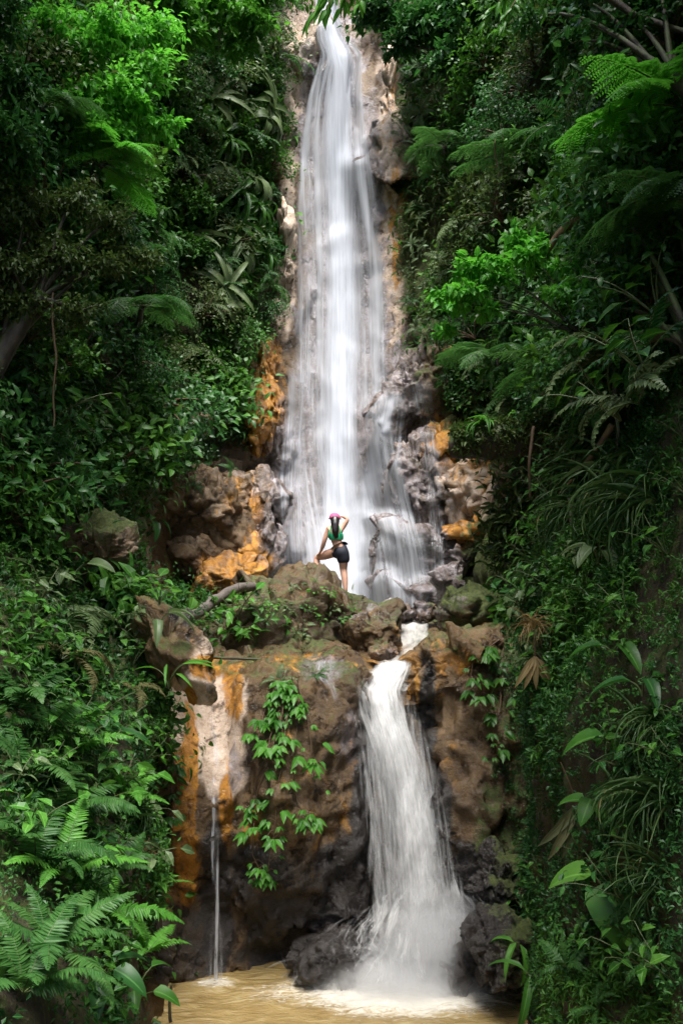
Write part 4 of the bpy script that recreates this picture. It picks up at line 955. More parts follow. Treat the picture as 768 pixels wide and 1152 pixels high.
# ---- plant prototypes: meshes shared by the copies
def frond_geo(g, L, npin, pl, pw, arch, base=np.zeros(3), az=0., el=.9, T=T_PINNA, sweep=.25, rnd=.5, two=False, stem=True, twist=0., stalk=.12):
    """one fern frond: arching midrib with paired pinnae"""
    t = np.linspace(0, 1, 24); a = el - arch * t ** 1.2
    dx = np.cos(a); dz = np.sin(a)
    x = np.concatenate([[0], np.cumsum((dx[1:] + dx[:-1]) / 2)]) * L / 23; z = np.concatenate([[0], np.cumsum((dz[1:] + dz[:-1]) / 2)]) * L / 23
    c, s = math.cos(az), math.sin(az)
    bend = .12 * L * twist * t ** 2
    path = np.stack([x * c - bend * s, x * s + bend * c, z], 1) + base
    tg = np.gradient(path, axis=0); tg /= np.linalg.norm(tg, axis=1)[:, None]
    side = np.cross(tg, UP); side /= np.linalg.norm(side, axis=1)[:, None] + 1e-9
    nor = np.cross(side, tg)
    if stem: tube(g, path[::3], np.linspace(.007, .002, len(path[::3])) * max(L, .4) * 1.3, 4, 1, cap=False)
    tt = np.linspace(stalk, .985, npin)
    prof = np.minimum(1, (tt - stalk) * 7 + .35) * (1 - ((tt - stalk) / (1.0 - stalk)) ** 2.2) + .04
    pi = lambda A: np.stack([np.interp(tt, t, A[:, k]) for k in range(3)], 1)
    p, tq, sq, nq = pi(path), pi(tg), pi(side), pi(nor)
    for sg in (-1, 1):
        d = sg * sq + tq * (sweep + .5 * tt[:, None]) - .18 * UP + .10 * RNG.normal(size=(npin, 3))
        ll = pl * prof * (1 + .08 * RNG.normal(size=npin))
        if not two:
            leaves(g, T, p, d, nq + .12 * RNG.normal(size=(npin, 3)), ll, pw, np.clip(rnd + .12 * RNG.normal(size=npin), 0, 1), 0)
        else:
            for i in range(npin):
                m = max(4, int(13 * prof[i]) + 2); q = np.linspace(.06, .97, m)
                dd = d[i] / np.linalg.norm(d[i]); sag = -.22 * q[:, None] ** 2 * UP
                pp = p[i] + (dd * q[:, None] + sag) * ll[i]
                s2 = np.cross(dd, nq[i]); s2 /= np.linalg.norm(s2)
                l2 = ll[i] * .26 * (1 - q ** 2 * .85)
                for s3 in (-1, 1):
                    leaves(g, T_SMALL, pp, s3 * s2 + dd * .45, nq[i] + .15 * RNG.normal(size=(m, 3)), l2, pw, np.clip(rnd + .12 * RNG.normal(size=m), 0, 1), 0)
    return path

def frond_mesh(name, mat, **k):
    g = Geo(); frond_geo(g, **k); return g.mesh(name, [mat, M_STEM])
def fern_mesh(name, mat, n=9, L=.55, lo=.25, hi=1.1, arch=1.5, npin=18, tilt=0.):
    g = Geo()
    for i in range(n):
        az = i / n * 2 * np.pi + RNG.normal() * .3
        frond_geo(g, L * (.7 + .5 * RNG.random()), npin, L * .17, L * .055, arch * (.8 + .4 * RNG.random()), az=az, el=lo + (hi - lo) * RNG.random(), rnd=.3 + .4 * RNG.random(), T=T_SMALL, stem=True)
    return g.mesh(name, [mat, M_STEM])
def broadleaf_geo(g, gs, n=12, H=.45, L=.2, wr=.5, T=T_MED, droop=.3, spread=.6, mat_leaf=0, whorl=False):
    ns = max(3, n // 4)
    for i in range(ns):
        az = i / ns * 2 * np.pi + RNG.normal() * .4; h = H * (.55 + .6 * RNG.random())
        end = np.array([math.cos(az) * spread * h, math.sin(az) * spread * h, h])
        pa = bez((0, 0, 0), end * np.array([.3, .3, .7]), end, 6)
        tube(gs, pa, np.linspace(.010, .005, 6) * (L / .2), 4, 0, cap=False)
        k = max(3, n // ns); tq = np.linspace(.45, 1., k)
        for j, q in enumerate(tq):
            p = np.array([np.interp(q, np.linspace(0, 1, 6), pa[:, c]) for c in range(3)])
            a2 = j * 2.4 + RNG.normal() * .3 + az
            d = np.array([math.cos(a2), math.sin(a2), .25 - droop * RNG.random()])
            s = L * (.6 + .6 * RNG.random())
            pet = p + d * s * .25
            tube(gs, [p, (p + pet) / 2 + UP * .02 * L, pet], .003 * L / .2 + .001, 3, 0, cap=False)
            leaves(g, T, pet, d - .15 * UP, UP + .4 * RNG.normal(size=3), s, s * wr, np.clip(.5 + .2 * RNG.normal(), 0, 1), mat_leaf)
def strap_geo(g, n=16, L=.7, W=.045, T=T_STRAP, up=1.0):
    az = np.arange(n) * 2.4 + RNG.normal(size=n) * .3
    e = RNG.random(n) * .8 * up + .15
    d = np.stack([np.cos(az) * np.cos(e), np.sin(az) * np.cos(e), np.sin(e)], 1)
    nn = UP - d * d[:, 2:3]
    leaves(g, T, RNG.normal(size=(n, 3)) * .015, d, nn, L * (.6 + .55 * RNG.random(n)), W * (.8 + .4 * RNG.random(n)), np.clip(.5 + .22 * RNG.normal(size=n), 0, 1), 0)
def grass_geo(g, n=110, L=.9, W=.021, spread=.22, out=np.array([0, -1, 0.])):
    az = RNG.normal(size=n) * 1.2; e = RNG.normal(size=n) * .5 + .5
    c, s = np.cos(az), np.sin(az)
    d = np.stack([s * np.cos(e), -c * np.cos(e), np.sin(e)], 1)
    p = np.stack([RNG.normal(size=n) * spread, RNG.normal(size=n) * .06, RNG.normal(size=n) * spread * .5], 1)
    nn = UP - d * d[:, 2:3] + .35 * RNG.normal(size=(n, 3))
    m = RNG.integers(0, 4, n)
    for T, k in ((T_STRAP2, m == 0), (T_STRAP3, m == 1), (T_STRAP, m == 2), (T_STRAP4, m == 3)):
        leaves(g, T, p[k], d[k], nn[k], L * (.5 + .8 * RNG.random(k.sum())), W * (.7 + .6 * RNG.random(k.sum())), np.clip(.45 + .27 * RNG.normal(size=k.sum()), 0, 1), 0)
T_STRAP3 = strap_t(7, 2.9, .1, .5); T_STRAP4 = strap_t(7, 2.0, .15, .8)
def shrub_geo(g, R=.55, n=420, L=.10, wr=.55, nst=7, T=T_MED):
    tips = []
    for i in range(nst):
        az = RNG.random() * 6.28; e = .4 + .9 * RNG.random()
        end = np.array([math.cos(az) * math.cos(e), math.sin(az) * math.cos(e), math.sin(e)]) * R * (.7 + .5 * RNG.random())
        tube(g, bez((0, 0, 0), end * np.array([.3, .3, .7]), end, 6), np.linspace(.018, .005, 6) * R / .5, 4, 1, cap=False); tips.append(end)
    tips = np.array(tips); k = RNG.integers(0, nst, n)
    p = tips[k] + RNG.normal(size=(n, 3)) * R * np.array([.30, .30, .2])
    d = p / (np.linalg.norm(p, axis=1)[:, None] + 1e-6) * .7 + rvec(n) * .7 - .25 * UP
    leaves(g, T, p, d, UP + rvec(n) * .6, L * (.6 + .8 * RNG.random(n)), L * wr * (.8 + .4 * RNG.random(n)), np.clip(.35 + .45 * (p[:, 2] / R) * .6 + .17 * RNG.normal(size=n) , 0, 1), 0)
def mk(fn, mats, name, **k):
    g = Geo(); fn(g, **k); return g.mesh(name, mats)

FRONDS = [frond_mesh('frond', M_FERN, L=1., npin=34, pl=.17, pw=.036, arch=a, el=.95, twist=tw, rnd=r) for a, tw, r in ((1.1, .4, .5), (1.5, -.5, .6), (1.9, .2, .4))]
FRONDS_B = [frond_mesh('frond', M_LEAF_B, L=1., npin=34, pl=.16, pw=.036, arch=a, el=.95, twist=tw, rnd=.6) for a, tw in ((1.0, .3), (1.4, -.3))]
FRONDS_Y = [frond_mesh('frond', M_FERN_Y, L=1., npin=30, pl=.2, pw=.034, arch=a, el=.7, twist=tw, rnd=.5) for a, tw in ((1.9, .3), (2.2, -.3))]
FRONDS_T = [frond_mesh('frond', M_FERN, L=1., npin=22, pl=.30, pw=.017, arch=a, el=.7, twist=tw, rnd=r, two=True, stalk=.16) for a, tw, r in ((1.0, .5, .55), (1.4, -.6, .5), (1.7, .2, .45))]
FRONDS_TB = [frond_mesh('frond', M_LEAF_Y, L=1., npin=22, pl=.30, pw=.02, arch=a, el=.6, twist=tw, rnd=.5, two=True, stalk=.16) for a, tw in ((.9, .4), (1.3, -.5))]
FERN_S = [fern_mesh('fern_plant', m, n, .6) for m, n in ((M_FERN, 10), (M_LEAF_D, 9), (M_FERN, 8), (M_LEAF_P, 9))]
def mk2(m, **k):
    g = Geo(); gs = Geo(); broadleaf_geo(g, gs, **k); return g.mesh('foliage', [m], smooth=False), gs.mesh('stem', [M_STEM])
BROAD = [mk2(m, n=n, H=h, L=l, wr=w) for m, n, h, l, w in ((M_LEAF, 16, .5, .2, .5), (M_LEAF_D, 20, .6, .17, .42), (M_LEAF_B, 14, .4, .18, .5), (M_LEAF_P, 12, .45, .24, .46))]
STRAP = [mk(strap_geo, [m], 'strap_leaf_plant', n=n, L=l, W=w, T=T) for m, n, l, w, T in ((M_LEAF_P, 14, .6, .10, T_STRAP), (M_LEAF, 18, .75, .06, T_STRAP2), (M_LEAF_P, 12, .5, .12, T_STRAP2), (M_LEAF_B, 16, .6, .05, T_STRAP))]
GRASS = [mk(grass_geo, [M_GRASS], 'grass_tuft', n=n, L=l) for n, l in ((85, .9), (60, .75), (100, 1.1))]
SHRUB = [mk(shrub_geo, [m, M_STEMB], 'shrub', R=r, n=n, L=l, wr=w) for m, r, n, l, w in ((M_LEAF, .55, 420, .11, .55), (M_LEAF_D, .6, 520, .09, .5), (M_LEAF_B, .5, 380, .11, .5), (M_LEAF_O, .55, 560, .07, .55))]

def orient(o, n, yaw, lean=.5):
    """plant grows up, leaning out from the slope"""
    u = Vector(UP * (1 - lean) + np.asarray(n) * lean).normalized()
    q = Vector((0, 0, 1)).rotation_difference(u)
    o.rotation_mode = 'QUATERNION'
    o.rotation_quaternion = q @ Matrix.Rotation(yaw, 3, 'Z').to_quaternion()
def plant(name, me, px, py, scale, label, cat='plant', group=None, lean=.5, yaw=None, Y=None, sink=.02, face=False):
    if Y is None:
        h, n = ray(px, py)
        if h is None: return None
    else: h = P(px, py, Y); n = np.array([0, -.6, .4])
    if isinstance(me, tuple):
        o = bpy.data.objects.new(name, None); COL.objects.link(o); link('foliage', me[0], o); link('stem', me[1], o)
    else:
        o = link(me.name.split('.')[0], me)
    o.location = Vector(h - np.asarray(n) * sink)
    if face:
        o.rotation_euler = (0, 0, math.atan2(n[1], n[0]) + math.pi / 2 if yaw is None else yaw)
    else: orient(o, n, RNG.random() * 6.28 if yaw is None else yaw, lean)
    s = scale * (.9 + .2 * RNG.random()); o.scale = (s, s, s)
    tag(o, label, cat, group)
    if group: PLANTED.append((o, px, py, s))
    return o
PLANTED = []
def fern_thing(px, py, L, n, label, meshes, el=(-.25, .35), group=None, name='fern_plant', cat='fern', lean=.3, az0=None, spread=6.28, Y=None, nrm=None):
    """fern whose fronds are parts, each turned its own way"""
    h, nn = ray(px, py) if Y is None else (P(px, py, Y), np.array([0, -.5, .5]))
    if h is None: return None
    r = bpy.data.objects.new(name, None); COL.objects.link(r); r.location = Vector(h + nn * .10); r.empty_display_size = .1
    tag(r, label, cat, group)
    if lean: orient(r, nn, 0., lean)
    a0 = RNG.random() * 6.28 if az0 is None else az0
    for i in range(n):
        f = link('frond', meshes[i % len(meshes)], r)
        az = a0 + (i - (n - 1) / 2) / n * spread + RNG.normal() * .18
        s = L * (.75 + .45 * RNG.random())
        f.rotation_euler = (RNG.normal() * .2, -(el[0] + (el[1] - el[0]) * RNG.random()), az); f.scale = (s, s, s)
    return r

# ---- big plants placed where the photograph has them
# ferns and leafy plants at the foot of the left bank
FBS = 1.0
FB = [(95,1040,.62,9,'bright green fern arching over the pool at the foot of the left bank',FRONDS_B,-.3),
      (150,1075,.50,7,'fern with one pale frond reaching right above the thin twig in the pool',FRONDS_B,-.2),
      (25,985,.75,8,'large fern at the lower left edge above the paired round leaves',FRONDS,0.),
      (60,930,.70,8,'fern with an upright frond beside the dark undergrowth, below the tan fern',FRONDS,1.),
      (10,880,.66,8,'fern with stiff upright fronds at the left edge of the bank',FRONDS,0.),
      (35,1090,.60,8,'dark fern in the bottom left corner under the paired round leaves',FRONDS,0.),
      (120,985,.46,7,'small fern between the bright fern and the brown rock buttress',FRONDS,0.),
      (75,860,.62,8,'light green fern with long level fronds in the middle of the left bank',FRONDS_B,.3),
      (130,905,.5,7,'small light fern near the drop to the brown rock buttress',FRONDS_B,0.),
      (20,800,.7,8,'dark fern on the left bank under the drooping grey fern',FRONDS,0.),
      (60,745,.75,6,'tan drooping fern hanging below the grey green fern on the left bank',FRONDS_Y,-2.),
      (75,700,.72,7,'grey green feathery fern on the left bank below the angular grey block',[frond_mesh('frond', M_LEAF_P, L=1., npin=26, pl=.26, pw=.038, arch=1.7, el=.7, twist=.2)],-1.57),
      (140,780,.5,6,'tan fern beside the leaning rock on the left bank',FRONDS_Y,-.5)]
for px, py, L, n, lab, ms, az in FB: fern_thing(px, py, L * FBS, n, lab, ms, group='ferns on the left bank', az0=-1.2 + az * .5)
def big_leaf_plant(px, py, specs, label, mat, Y=None, wr=.5, T=T_BIG, name='broadleaf_plant', cat='plant', H=.3, group=None):
    """a few large leaves, each with its stalk; specs = (azimuth, elevation, length)"""
    h, n = ray(px, py) if Y is None else (P(px, py, Y), None)
    r = bpy.data.objects.new(name, None); COL.objects.link(r); r.location = Vector(h); tag(r, label, cat, group)
    out_ = px > 570 and Y is None
    if out_: r.location = Vector(h + n * .14)
    for az, el, L in specs:
        L = L * 1.25 if out_ else L
        g = Geo(); tip = np.array([math.cos(az) * H * .6, math.sin(az) * H * .6, H * (.6 + .5 * RNG.random())])
        d = np.array([math.cos(az) * math.cos(el), math.sin(az) * math.cos(el), math.sin(el)])
        tube(g, bez((0, 0, 0), tip * np.array([.2, .2, .8]), tip, 6), np.linspace(.008, .005, 6), 5, 1, cap=False)
        leaves(g, T, tip, d, UP + .15 * RNG.normal(size=3) - .2 * np.array([0, 1, 0]), L, L * wr, .35 + .4 * RNG.random(), 0)
        link('leaf', g.mesh('leaf', [mat, M_STEM]), r)
    return r
big_leaf_plant(38, 1095, [(-1.9, -.75, .30), (-1.0, -.7, .30), (2.6, .1, .25), (.4, .0, .24), (-2.8, -.3, .26)], 'plant with two hanging ribbed oval leaves in the bottom left corner', M_LEAF, wr=.45)
big_leaf_plant(105, 1120, [(-.4, -.2, .30), (-1.2, -.4, .28), (.6, .1, .26), (-2.4, -.3, .28), (2.4, .2, .26)], 'broad leaved plant at the pool edge below the bright fern', M_LEAF_D, wr=.5)
big_leaf_plant(150, 1140, [(-.2, -.1, .26), (-1.3, -.3, .22), (.8, .1, .22), (-2.5, -.1, .24)], 'low plant with glossy leaves beside the thin twig in the pool', M_LEAF, wr=.5)
big_leaf_plant(100, 850, [(1.0, .9, .55), (-.3, .5, .55), (-1.6, -.1, .45), (2.5, .6, .5)], 'plant with long dark blades curling over in the middle of the left bank', M_LEAF_D, wr=.2, T=T_STRAP)
big_leaf_plant(78, 668, [(-.3, .1, .42), (2.9, .15, .40), (-1.5, -.2, .34)], 'plant with three pale round leaves beside the angular grey block', M_LEAF_P, wr=.55, H=.45)
big_leaf_plant(190, 775, [(-.3, .3, .42), (.3, .1, .40), (-.9, -.1, .36), (-1.5, -.5, .34), (2.8, .2, .3)], 'plant with narrow bamboo like leaves in front of the leaning rock', M_LEAF_B, wr=.13, T=T_STIFF, Y=10.4)
big_leaf_plant(176, 716, [(-.4, .3, .4), (.2, -.3, .42), (-1.3, -.6, .4), (2.6, .2, .36)], 'light green drooping plant on top of the leaning rock', M_LEAF_P, wr=.32, Y=10.9)
big_leaf_plant(198, 292, [(.1, .5, 1.1), (1.6, 1.2, .9), (-.5, .1, 1.0), (2.9, .5, 1.0), (-2.2, .1, .9)], 'banana like plant with broad blades on the left cliff', M_LEAF_P, wr=.26, T=T_BIG, H=.5, name='banana_plant')
big_leaf_plant(258, 395, [(.1, .3, .5), (-1., -.4, .5), (2.9, .3, .45), (-2., -.3, .45)], 'pale leaved plant near the ochre rib on the left cliff', M_LEAF_P, wr=.4)
big_leaf_plant(170, 600, [(.2, -.6, .45), (-1., -.8, .5), (2.9, -.4, .45), (-2., -.7, .45)], 'dark plant with hanging leaves beside the pinkish jointed rock', M_LEAF_D, wr=.4)
# right bank: single leaves and small plants that stand out
big_leaf_plant(705, 1010, [(-1.57, -.85, .36), (.3, .1, .26), (2.9, .0, .26)], 'plant with one large round veined leaf low on the right bank', M_LEAF, wr=.85, H=.16)
big_leaf_plant(585, 1060, [(2.6, .3, .36), (-1.3, -.5, .42), (-2.2, -.2, .4)], 'strap leaved plant with a bright blade at the right edge of the pool', M_LEAF_B, wr=.17, T=T_STRAP, H=.1)
big_leaf_plant(612, 1105, [(-1.9, -.6, .5), (-1.2, -.5, .46), (2.7, .5, .4), (.6, .4, .4)], 'dark strap leaved plant hanging at the bottom of the right bank', M_LEAF, wr=.15, T=T_STRAP, H=.1)
big_leaf_plant(690, 640, [(.3, .1, .24), (2.8, .1, .22), (-1.3, -.5, .22), (-2.4, -.3, .22)], 'plant with pale oval leaves below the hanging grass on the right bank', M_LEAF_P, wr=.5, H=.14)
big_leaf_plant(700, 545, [(2.9, .0, .36), (.2, .1, .34), (-1.4, -.5, .34)], 'plant with grey green broad leaves among the hanging grass', M_LEAF_P, wr=.42, H=.16)
big_leaf_plant(720, 472, [(2.8, -.1, .42), (-2.4, -.3, .4), (.3, .1, .36), (-1., -.3, .36)], 'plant with wide drooping leaves above the hanging grass', M_LEAF_P, wr=.42, H=.2)
big_leaf_plant(708, 845, [(2.9, -.1, .26), (-1.5, -.4, .2), (.3, .2, .2)], 'plant with two rounded leaves in the middle of the right bank', M_LEAF, wr=.62, H=.1)
big_leaf_plant(690, 915, [(2.7, .1, .18), (-1.4, -.5, .2), (-2.2, -.5, .18), (.3, .1, .18)], 'small plant with dark oval leaves right of the fading palm leaf', M_LEAF, wr=.6, H=.1)
big_leaf_plant(625, 750, [(.2, .0, .22), (-.4, -.4, .22), (2.8, .0, .18)], 'small plant with pointed leaves beside the dry palm leaf', M_LEAF, wr=.45, H=.1)
big_leaf_plant(710, 745, [(.3, .1, .26), (2.9, .0, .22), (-1.3, -.3, .24)], 'plant with flat pointed leaves under the dead stems on the right bank', M_LEAF, wr=.42, H=.12)
big_leaf_plant(745, 780, [(2.9, .0, .24), (.2, .1, .24), (-1.5, -.4, .2)], 'plant with level pointed leaves at the right edge of the bank', M_LEAF_D, wr=.4, H=.12)
for px, py, lab in ((650, 1090, 'small feathery fern low on the right bank above the strap leaves'), (610, 1065, 'little light fern beside the strap leaves at the pool edge'), (735, 930, 'fern with pale tips at the right edge below the grass'), (760, 1080, 'dark fern in the bottom right corner'), (690, 1140, 'shadowed fern at the bottom of the right bank')):
    fern_thing(px, py, .34, 6, lab, FRONDS, group='ferns on the right bank', lean=.5)

for px, py, L, lab in ((12, 1130, .6, 'fern spilling out of the bottom left corner under the dark fern'), (55, 1000, .7, 'yellow green fern behind the bright arching fern'), (160, 1000, .45, 'pale fern overhanging the brown rock buttress'), (45, 830, .7, 'tall fern in the dark middle of the left bank')):
    fern_thing(px, py, L, 7, lab, FRONDS_B if 'pale' in lab or 'yellow' in lab else FRONDS, group='ferns on the left bank', az0=-1.1)
# the creeping plant that hangs down the middle of the rock face
def hanging_vine(name, stems, label, mat, L=.2, wr=.42, dens=9, cat='vine', group=None, T=T_MED, Yoff=.12, thick=.012, fan=True):
    r = None
    gs = Geo(); gl = Geo()
    for st in stems:
        pts = []
        for x, y in st:
            h, n = ray(x, y)
            if h is not None: pts.append(h + np.array([0, -Yoff, 0]))
        if len(pts) < 2: continue
        pts = np.array(pts); 
        tt = np.linspace(0, 1, 16); pa = np.stack([np.interp(tt, np.linspace(0, 1, len(pts)), pts[:, k]) for k in range(3)], 1)
        pa[:, 1] = smooth1(pa[:, 1], 3, 0)
        pa += .05 * np.stack([fbm(pa * 2, 2, 401), 0 * tt, fbm(pa * 2, 2, 402)], 1)
        if r is None:
            r = bpy.data.objects.new(name, None); COL.objects.link(r); r.location = Vector(pa[0]); tag(r, label, cat, group); org = pa[0]
        tube(gs, pa - org, np.linspace(thick, thick * .5, 16), 5, 0)
        ln = np.linalg.norm(np.diff(pa, axis=0), axis=1).sum(); k = int(ln * dens)
        for q in np.sort(RNG.random(k)):
            p = np.array([np.interp(q, tt, pa[:, c]) for c in range(3)]) - org
            a = RNG.random() * 3.14 + 3.14; out = np.array([math.cos(a), math.sin(a) * .9, .25 * RNG.normal()])
            e = p + out * L * (.4 + .5 * RNG.random()); 
            tube(gs, [p, (p + e) / 2 + UP * .03, e], .004, 3, 0, cap=False)
            nl = RNG.integers(3, 6) if fan else 1; sz = L * (.4 + .9 * RNG.random() ** 1.3); ba = math.atan2(out[1], out[0]); rn = .5 + .2 * RNG.normal()
            for j in range(nl):
                b = ba + (j - (nl - 1) / 2) * .75 + RNG.normal() * .15
                d = np.array([math.cos(b), math.sin(b), -.45 - .35 * RNG.random()])
                leaves(gl, T, e, d, UP + .3 * RNG.normal(size=3) - np.array([0, .5, 0]), sz * (.8 + .3 * RNG.random()), sz * wr, np.clip(rn + .1 * RNG.normal(), 0, 1), 0)
    link('stem', gs.mesh('stem', [M_STEMB]), r); link('foliage', gl.mesh('foliage', [mat]), r)
    return r
hanging_vine('hanging_vine', [[(325,755),(318,800),(305,850),(290,900),(285,960),(300,990)], [(330,755),(335,810),(330,860),(335,905),(350,925)], [(322,755),(310,800),(300,850),(275,920)], [(335,760),(345,800),(350,850),(360,905)], [(318,770),(296,800),(290,830)], [(325,800),(318,870),(308,930),(302,980)]],
             'green creeper hanging down the middle of the brown rock face, between chute and cascade', M_LEAF_B, L=.19, dens=9)
hanging_vine('hanging_vine', [[(560,720),(530,740),(528,770),(545,800)], [(565,730),(560,780),(552,830),(545,850)], [(575,760),(570,800)]], 'light creeper hanging over the rock right of the cascade', M_LEAF, L=.19, dens=12)
hanging_vine('hanging_vine', [[(165,760),(175,820),(170,880),(160,930)], [(185,790),(195,850),(200,905),(185,950)], [(150,800),(150,870),(140,930)]], 'leafy creeper hanging at the left of the pale chute', M_LEAF, L=.16, dens=16, Yoff=.2)
hanging_vine('hanging_vine', [[(590,960),(585,1000),(600,1030)], [(600,930),(590,985),(575,1010)]], 'bright little creeper at the corner of the right bank beside the black rock', M_LEAF_B, L=.12, dens=16, Yoff=.1)

# plants on the mossy boulder and around it
MB = [(235,715,.7,2),(290,725,.6,0),(320,712,.5,0),(305,690,.5,2),(360,705,.45,0),(340,722,.5,3),(395,690,.3,0),(368,672,.35,2),(250,690,.75,2),(268,700,.85,2),(285,688,.6,0),(262,716,.8,2),(298,705,.5,0),(240,700,.6,3),(278,722,.5,2),(330,665,.35,3),(350,672,.4,2),(345,690,.35,0),(372,690,.35,3),(385,705,.35,0),(308,672,.3,0),(325,690,.3,3)]
for x, y, s, k in MB:
    plant('broadleaf_plant', BROAD[k], x, y, s * (1.6 if x < 300 else 1.3), 'bushy bright leaved plant on the left flank of the mossy boulder' if x < 300 else 'sprig of leaves growing on the mossy boulder below the woman', group='plants on the left flank of the mossy boulder' if x < 300 else 'sprigs on the mossy boulder', lean=.45)
plant('broadleaf_plant', BROAD[2], 352, 657, .3, 'bright little plant at the front foot of the woman', lean=.2)
plant('fern_plant', FERN_S[3], 312, 765, .6, 'pale fern on the ledge above the green creeper, below the mossy boulder', cat='fern', lean=.4)
plant('fern_plant', FERN_S[0], 355, 760, .5, 'small fern at the ledge beside the little side cascade', cat='fern', lean=.4)
for i, (x, y, s, k) in enumerate(((165,665,.9,3),(180,680,.8,2),(150,650,.8,3),(205,672,.6,3),(190,660,.7,2),(215,660,.5,0),(140,680,.9,2),(120,690,.8,3),(225,668,.45,3))):
    plant('broadleaf_plant', BROAD[k], x, y, s, 'pale leafy plant in the gap between the angular block and the grey log', group='pale plants by the grey log', lean=.35)

# ---- mid sized plants over the cliffs, copies sharing their mesh
KEEP = [(113, 52, 632, 60), (200, 34, 740, 62), (235, 85, 600, 62)]     # rocks the photograph shows bare
def field(n, poly, ks, name, cat, label, group, smin, smax, lean=.5, mind=14, seed=0, veg=True):
    r_ = np.random.default_rng(seed); got = []; tries = 0
    xs = [p[0] for p in poly]; ys = [p[1] for p in poly]
    while len(got) < n and tries < n * 30:
        tries += 1
        x = r_.uniform(min(xs), max(xs)); y = r_.uniform(min(ys), max(ys))
        if not inpoly(np.array(x), np.array(y), poly): continue
        if any(((x - a) / b) ** 2 + ((y - c) / d) ** 2 < 1 for a, b, c, d in KEEP): continue
        if any((x - a) ** 2 + (y - b) ** 2 < mind ** 2 for a, b in got): continue
        o = plant(name, ks[r_.integers(len(ks))], x, y, r_.uniform(smin, smax), label, cat, group, lean, sink=(-.62 if poly is STRIP_L else -.4) if name != 'grass_tuft' and max(ys) < 620 else -.08)
        if o: got.append((x, y))
LEFT_TOP = [(0,-20),(305,-20),(300,120),(0,220)]
LEFT_MID = [(0,220),(300,120),(295,350),(250,440),(0,430)]
LEFT_LOW = [(0,430),(250,440),(265,500),(160,550),(150,640),(0,600)]
LEFT_BANK = [(0,600),(150,660),(205,720),(195,860),(150,980),(0,960)]
STRIP_L = [(215,20),(290,20),(294,240),(280,350),(225,350)]
STRIP_R = [(462,30),(540,30),(520,260),(500,400),(465,380)]
RIGHT_TOP = [(520,-20),(790,-20),(790,330),(520,330)]
RIGHT_MID = [(510,330),(790,330),(790,480),(640,500),(520,480)]
RIGHT_SLOPE = [(590,520),(640,500),(620,620),(600,700),(588,640)]
RIGHT_BANK = [(590,700),(640,560),(790,480),(790,1152),(590,1152)]
field(26, LEFT_TOP, SHRUB[:2] + [SHRUB[3]], 'shrub', 'shrub', 'dark shrub on the left cliff', 'shrubs on the high left cliff', .8, 1.5, seed=1, mind=32)
field(26, LEFT_MID, SHRUB[:2] + [SHRUB[3]], 'shrub', 'shrub', 'dark shrub on the left cliff', 'shrubs on the middle of the left cliff', .6, 1.3, seed=2, mind=30)
field(18, LEFT_MID, FERN_S, 'fern_plant', 'fern', 'fern on the left cliff', 'ferns on the middle of the left cliff', 1.2, 2.0, seed=3, mind=30)
field(16, LEFT_TOP, FERN_S, 'fern_plant', 'fern', 'fern on the high left cliff', 'ferns on the high left cliff', 1.3, 2.1, seed=4, mind=36)
field(26, STRIP_L, STRAP[:3], 'strap_leaf_plant', 'plant', 'pale strap leaved plant', 'strap leaved plants left of the upper falls', 1.4, 2.1, lean=.75, seed=5, mind=15)
field(14, STRIP_L, FERN_S, 'fern_plant', 'fern', 'fern beside the upper falls', 'ferns left of the upper falls', .7, 1.1, seed=6, mind=18)
field(26, LEFT_LOW, BROAD[:2] + SHRUB[:2], 'broadleaf_plant', 'plant', 'leafy plant on the left cliff', 'leafy plants on the low left cliff', 1., 1.8, seed=7, mind=24)
field(12, LEFT_LOW, FERN_S, 'fern_plant', 'fern', 'fern on the left cliff', 'ferns on the low left cliff', .7, 1.2, seed=8, mind=30)
field(40, LEFT_BANK, BROAD, 'broadleaf_plant', 'plant', 'leafy plant on the left bank', 'leafy plants on the left bank', .45, .95, seed=9, mind=18)
field(12, LEFT_BANK, GRASS, 'grass_tuft', 'grass tuft', 'thin bladed tuft on the left bank', 'grass tufts on the left bank', .3, .5, seed=10, mind=30)
field(22, STRIP_R, FERN_S + STRAP[:1], 'fern_plant', 'fern', 'fern on the mossy cliff', 'ferns right of the upper falls', .6, 1.1, lean=.7, seed=11, mind=17)
field(20, STRIP_R, BROAD, 'broadleaf_plant', 'plant', 'leafy plant on the mossy cliff', 'plants right of the upper falls', .6, 1.1, lean=.7, seed=12, mind=17)
field(28, RIGHT_TOP, SHRUB[:2] + [SHRUB[3]], 'shrub', 'shrub', 'dark shrub on the right cliff', 'shrubs on the high right cliff', .8, 1.5, seed=13, mind=34)
field(16, RIGHT_TOP, FERN_S, 'fern_plant', 'fern', 'fern on the high right cliff', 'ferns on the high right cliff', 1.3, 2.2, seed=14, mind=36)
field(22, RIGHT_MID, FERN_S, 'fern_plant', 'fern', 'dark fern on the right slope', 'ferns above the fallen mossy log', 1.1, 1.9, seed=15, mind=26)
field(18, RIGHT_MID, BROAD[:2] + SHRUB[:2], 'broadleaf_plant', 'plant', 'dark leafy plant on the right slope', 'leafy plants above the fallen mossy log', .8, 1.3, seed=16, mind=26)
field(20, RIGHT_SLOPE, BROAD, 'broadleaf_plant', 'plant', 'leafy plant on the lower slope', 'leafy plants below the fallen mossy log', .7, 1.1, seed=17, mind=16)
field(26, RIGHT_BANK, BROAD[:2], 'broadleaf_plant', 'plant', 'leafy plant on the shaded right bank', 'leafy plants on the right bank', .28, .6, seed=18, mind=24)
